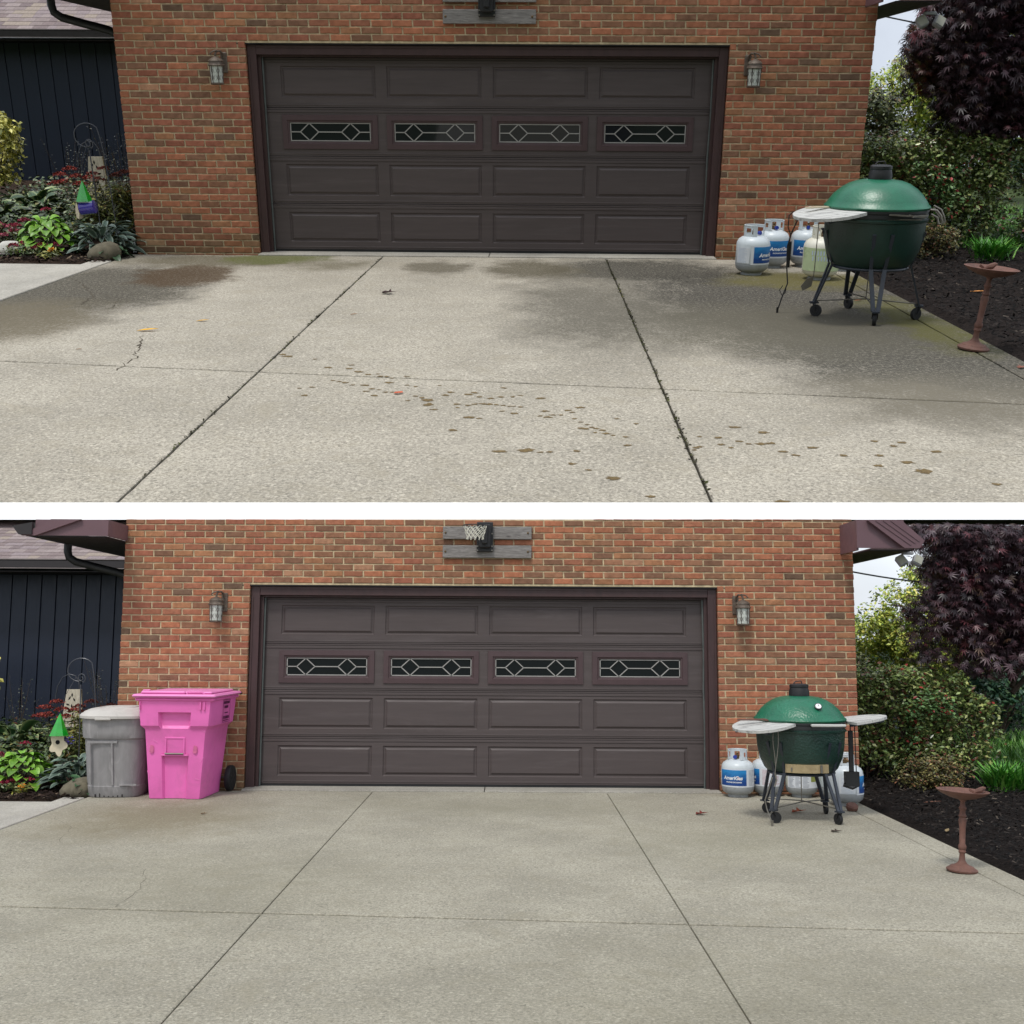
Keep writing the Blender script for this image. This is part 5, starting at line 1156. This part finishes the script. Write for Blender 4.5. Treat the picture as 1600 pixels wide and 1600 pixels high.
def litter():
    joint_moss()
    g = 'fallen leaves on the concrete'
    fallen_leaf('A', 'fallen_leaf', 'larger yellow fallen leaf left of the middle joint, upper driveway', (-2.42, -4.66, 0), .1, .16, (226, 172, 40), group=g)
    fallen_leaf('A', 'fallen_leaf', 'smaller curled yellow leaf nearer the garage, upper driveway', (-2.1, -4.25, 0), .2, .10, (206, 160, 70), group=g)
    fallen_leaf('A', 'fallen_leaf', 'dark curled leaf in the middle slab, upper driveway', (-.84, -2.8, 0), -.2, .13, (58, 40, 40), 'maple', g, .4)
    fallen_leaf('A', 'brick_chip', 'small orange brick chip among the stains, upper driveway', (-.27, -6.47, 0), .1, .055, (190, 92, 60), 'chip')
    fallen_leaf('A', 'fallen_leaf', 'small brown leaf left of the long middle joint, upper driveway', (-.95, -3.9, 0), .5, .06, (140, 104, 70), group=g)
    fallen_leaf('A', 'fallen_leaf', 'orange leaf lying on the black mulch by the bird bath, upper driveway', (4.5, -2.5, .02), -.3, .18, (206, 140, 78), group=g)
    fallen_leaf('A', 'fallen_leaf', 'tan leaf under the grill stand, upper driveway', (3.35, -2.95, 0), .3, .10, (170, 118, 84), group=g)
    fallen_leaf('A', 'fallen_leaf', 'russet leaf on the kerb strip in front of the bird bath, upper driveway', (3.70, -5.6, 0), .4, .07, (132, 84, 70), 'maple', g)
    fallen_leaf('A', 'fallen_leaf', 'tiny brown leaf near the left cracked corner, upper driveway', (-2.6, -5.35, 0), .4, .04, (150, 120, 90), group=g)
    fallen_leaf('B', 'fallen_leaf', 'dark red curled leaf in front of the propane tanks, lower driveway', (2.03, -1.62, 0), .1, .12, (112, 46, 40), 'maple', g, .4)
    fallen_leaf('B', 'fallen_leaf', 'rust coloured leaf on the concrete beneath the grill, lower driveway', (2.98, -1.45, 0), 0, .14, (150, 76, 50), 'maple', g, .4)
    fallen_leaf('B', 'fallen_leaf', 'small dark leaf just in front of the right caster, lower driveway', (3.05, -2.5, 0), 0, .10, (64, 54, 46), 'maple', g)
    fallen_leaf('B', 'fallen_leaf', 'brown leaf on the black mulch behind the kerb, lower driveway', (4.45, -.9, .02), 0, .18, (120, 84, 70), group=g)
    fallen_leaf('B', 'fallen_leaf', 'tiny brown leaf in front of the pink cart, lower driveway', (-2.6, -1.75, 0), 0, .06, (110, 84, 56), 'maple', g)
    fallen_leaf('B', 'fallen_leaf', 'pale leaf on the mulch left of the bird bath, lower driveway', (4.0, -2.6, .02), 1, .12, (150, 130, 96), group=g)
    b = MB(); b.lathe([(.04, 0), (.06, .03), (.06, .055), (.045, .07)], 8, R(.4, 'X')); solo(b, 'terracotta_shard', 'B', M['rust'], 'small reddish broken pot beside the rightmost propane tank, lower driveway', 'pot shard', (3.6, -1.3, 0))
    # drips of oil across the upper driveway: (x, y, radius)
    rs = random.Random(3); sp = []
    def trail(p, q, n, r0, r1, j=.12):
        for i in range(n): t = rs.random(); sp.append((p[0] + (q[0] - p[0]) * t + rs.gauss(0, j), p[1] + (q[1] - p[1]) * t + rs.gauss(0, j), rs.uniform(r0, r1)))
    for (x, y, r) in SP: sp.append((x, y, r * 1.35))
    b = MB(); n = 14
    for (x, y, r) in sp:
        k = len(b.v); ir = [1 + rs.uniform(-.42, .38) for _ in range(n)]; ex = rs.uniform(1.1, 1.7)
        b.v.append((x, y, .0022)); b.c.append((1, 1, 1))
        for f_, c in ((.5, (1, 1, 1)), (1.1, (0, 0, 0))):
            for i in range(n): a = 2 * pi * i / n; b.v.append((x + cos(a) * r * ir[i] * f_ * ex, y + sin(a) * r * ir[i] * f_, .0022)); b.c.append(c)
        for i in range(n): j = (i + 1) % n; b.f += [(k, k + 1 + i, k + 1 + j), (k + 1 + i, k + 1 + n + i, k + 1 + n + j, k + 1 + j)]; b.mi += [0, 0]
    solo(b, 'oil_drips', 'A', M['wetspot'], 'trail of brown oil drips across the upper driveway', 'stain', colour=True, kind='stuff')
    # cracks
    def crack(site, pts, lab, wd=.006):
        b = MB(); P_ = []
        for p, q in zip(pts[:-1], pts[1:]):
            for i in range(8): P_.append((p[0] + (q[0] - p[0]) * i / 8 + rs.gauss(0, .012), p[1] + (q[1] - p[1]) * i / 8 + rs.gauss(0, .02)))
        v = []; f = []
        for i, (x, y) in enumerate(P_): h = wd * rs.uniform(.3, 1.2); v += [(x - h, y, .0015), (x + h, y, .0015)]
        for i in range(len(P_) - 1): f.append((2 * i, 2 * i + 1, 2 * i + 3, 2 * i + 2))
        b.add(v, f); struct(b, 'pavement_crack', site, M['crack'], lab)
    crack('A', [(-3.95, -2.1), (-3.6, -2.6), (-3.35, -3.1), (-3.3, -3.6)], 'jagged crack near the left edge of the upper driveway', .008)
    crack('A', [(-3.42, -2.9), (-3.1, -3.2), (-2.95, -3.7)], 'side branch of the crack near the left edge of the upper driveway', .005)
    crack('A', [(-2.32, -4.8), (-2.22, -5.2), (-2.12, -5.6), (-2.1, -6.0)], 'short crack by the yellow leaf on the upper driveway', .006)
    crack('B', [(-3.9, -1.9), (-3.5, -2.5), (-3.3, -3.3)], 'faint crack near the left edge of the lower driveway', .0014)
    crack('B', [(-2.3, -4.2), (-2.15, -4.7), (-2.1, -5.4)], 'faint short crack in the left slab of the lower driveway', .0014)

SP = [(-1.159,-5.42,0.0143),(-1.113,-5.48,0.0163),(-0.913,-5.558,0.008),(-0.774,-5.802,0.0116),(-0.643,-5.722,0.0098),(-0.631,-5.827,0.0135),(-0.562,-5.911,0.0134),(-0.494,-5.985,0.0132),(-0.435,-5.967,0.008),(-0.409,-6.027,0.0113),(-0.368,-6.033,0.0094),(-0.332,-6.076,0.008),(-0.243,-6.026,0.008),(-0.684,-6.153,0.008),(-0.639,-6.18,0.0092),(-0.597,-6.207,0.011),(-0.545,-6.262,0.0091),(-0.472,-6.266,0.0145),(-0.334,-6.194,0.0146),(-0.418,-6.354,0.0089),(-0.369,-6.373,0.008),(-0.442,-6.417,0.0088),(-0.378,-6.515,0.0122),(-0.324,-6.432,0.008),(-0.285,-6.43,0.008),(-0.216,-6.253,0.008),(-0.162,-6.286,0.008),(-0.78,-6.534,0.0121),(-0.847,-6.361,0.008),(-0.778,-6.33,0.008),(-0.137,-6.517,0.008),(-0.097,-6.554,0.0104),(-0.06,-6.604,0.0223),(-0.04,-6.704,0.0202),(-0.002,-6.812,0.0099),(-0.169,-6.622,0.008),(0.032,-6.489,0.0122),(0.059,-6.414,0.0106),(-0.018,-6.251,0.008),(0.114,-6.691,0.0127),(0.125,-6.764,0.01),(0.177,-6.712,0.0101),(0.22,-6.686,0.0118),(0.265,-6.677,0.0102),(0.302,-6.682,0.0118),(0.339,-6.692,0.0101),(0.379,-6.709,0.008),(0.414,-6.72,0.008),(0.437,-6.719,0.008),(0.477,-6.735,0.008),(0.169,-6.462,0.014),(0.203,-6.42,0.0106),(0.233,-6.519,0.0104),(0.296,-6.548,0.0104),(0.361,-6.512,0.0104),(0.429,-6.503,0.0105),(0.472,-6.474,0.008),(0.367,-6.295,0.0099),(0.587,-6.534,0.013),(0.205,-6.967,0.0161),(0.259,-6.987,0.008),(0.375,-6.831,0.0082),(0.441,-6.875,0.0131),(0.61,-6.82,0.0116),(0.625,-6.942,0.0113),(0.587,-6.921,0.008),(0.656,-6.9,0.008),(0.702,-6.898,0.008),(0.137,-7.223,0.0123),(0.393,-7.587,0.0144),(0.522,-7.562,0.0216),(0.586,-7.592,0.008),(0.633,-7.585,0.008),(0.766,-7.561,0.0123),(0.736,-7.769,0.0104),(0.811,-7.859,0.0088),(0.915,-7.973,0.0172),(1.07,-8.218,0.0119),(0.739,-6.796,0.0116),(0.764,-6.836,0.0082),(0.814,-6.732,0.0126),(1.003,-6.959,0.0081),(1.098,-7.055,0.008),(0.836,-7.083,0.008),(0.817,-7.16,0.014),(0.859,-7.136,0.008),(0.88,-7.157,0.008),(0.908,-7.188,0.0093),(0.929,-7.249,0.0107),(0.872,-7.231,0.008),(0.961,-7.279,0.008),(1.022,-7.455,0.0125),(1.023,-7.307,0.008),(1.403,-7.284,0.008),(1.344,-7.521,0.0087),(1.382,-7.463,0.0088),(0.771,-6.969,0.008),(0.804,-7.035,0.008),(1.612,-7.099,0.0144),(1.743,-7.191,0.0142),(1.696,-7.4,0.0136),(1.747,-7.387,0.0136),(1.775,-7.527,0.0106),(1.831,-7.588,0.0105),(1.938,-7.456,0.0135),(2.058,-7.578,0.0132),(2.277,-7.329,0.011),(2.347,-7.405,0.0109),(2.416,-7.346,0.011),(2.233,-7.57,0.0132),(2.179,-7.735,0.0127),(2.335,-7.678,0.0155),(2.53,-7.494,0.0134),(2.369,-7.814,0.0251),(2.637,-7.986,0.0121),(1.625,-8.266,0.0182),(1.36,-7.481,0.0107),(1.495,-7.296,0.0111),(1.495,-7.42,0.0108),(1.531,-7.474,0.0081),(1.591,-7.36,0.0082),(1.632,-7.403,0.0082)]

# ------------------------------------------------------------------ BUILD
ground_low(); ground_high()
for s_ in ('B', 'A'):
    driveway(s_); garage(s_); wing(s_); hoop(s_)
    lantern(s_, -2.93 if s_ == 'A' else -2.97, -1); lantern(s_, 2.83, 1)
    garden_left(s_); garden_right(s_)
grill('A', (3.22, -3.72, 0), 0, [178, 265, 345, 95], False)
grill('B', (2.99, -1.78, 0), 0, [220, 305, 45, 128], True)
tools_high('A', None); tools_low('B')
W = WHERE
tank('A', (2.74, -1.30, 0), radians(46), 'b', 'leftmost pale propane tank with blue label turned right, upper driveway')
tank('A', (3.05, -.74, 0), radians(14), 'b', 'second propane tank from the left, blue label facing forward, upper driveway')
tank('A', (3.43, -.66, 0), radians(-12), 'b', 'propane tank half hidden behind the mossy one, upper driveway')
tank('A', (3.36, -1.60, 0), 0, 'g', 'cream propane tank with green algae stains, upper driveway', 1.05)
tank('A', (3.76, -.92, 0), radians(20), 'b', 'propane tank mostly hidden by the grill legs, upper driveway')
tank('B', (2.69, -.36, 0), radians(-32), 'b', 'leftmost propane tank with blue label turned left, lower driveway')
tank('B', (3.03, -.27, 0), radians(-95), 'w', 'propane tank with faded red print behind the left grill legs, lower driveway')
tank('B', (3.37, -.34, 0), 0, 'c', 'cream propane tank with black text and olive patch under the grill, lower driveway')
tank('B', (3.70, -.40, 0), radians(150), 'b', 'pale propane tank tucked behind the rightmost one, lower driveway')
tank('B', (3.66, -.92, 0), radians(82), 'b', 'rightmost propane tank with blue label on its right side, lower driveway', 1.04)
birdbath('A', (3.63, -5.0, .004), (0, radians(4.5)), -.1); birdbath('B', (3.52, -4.1, .004), (0, radians(3)), 1)
pink_cart('B', (-3.12, -.50, .004)); grey_can('B', (-3.83, -.46, .004))
litter()
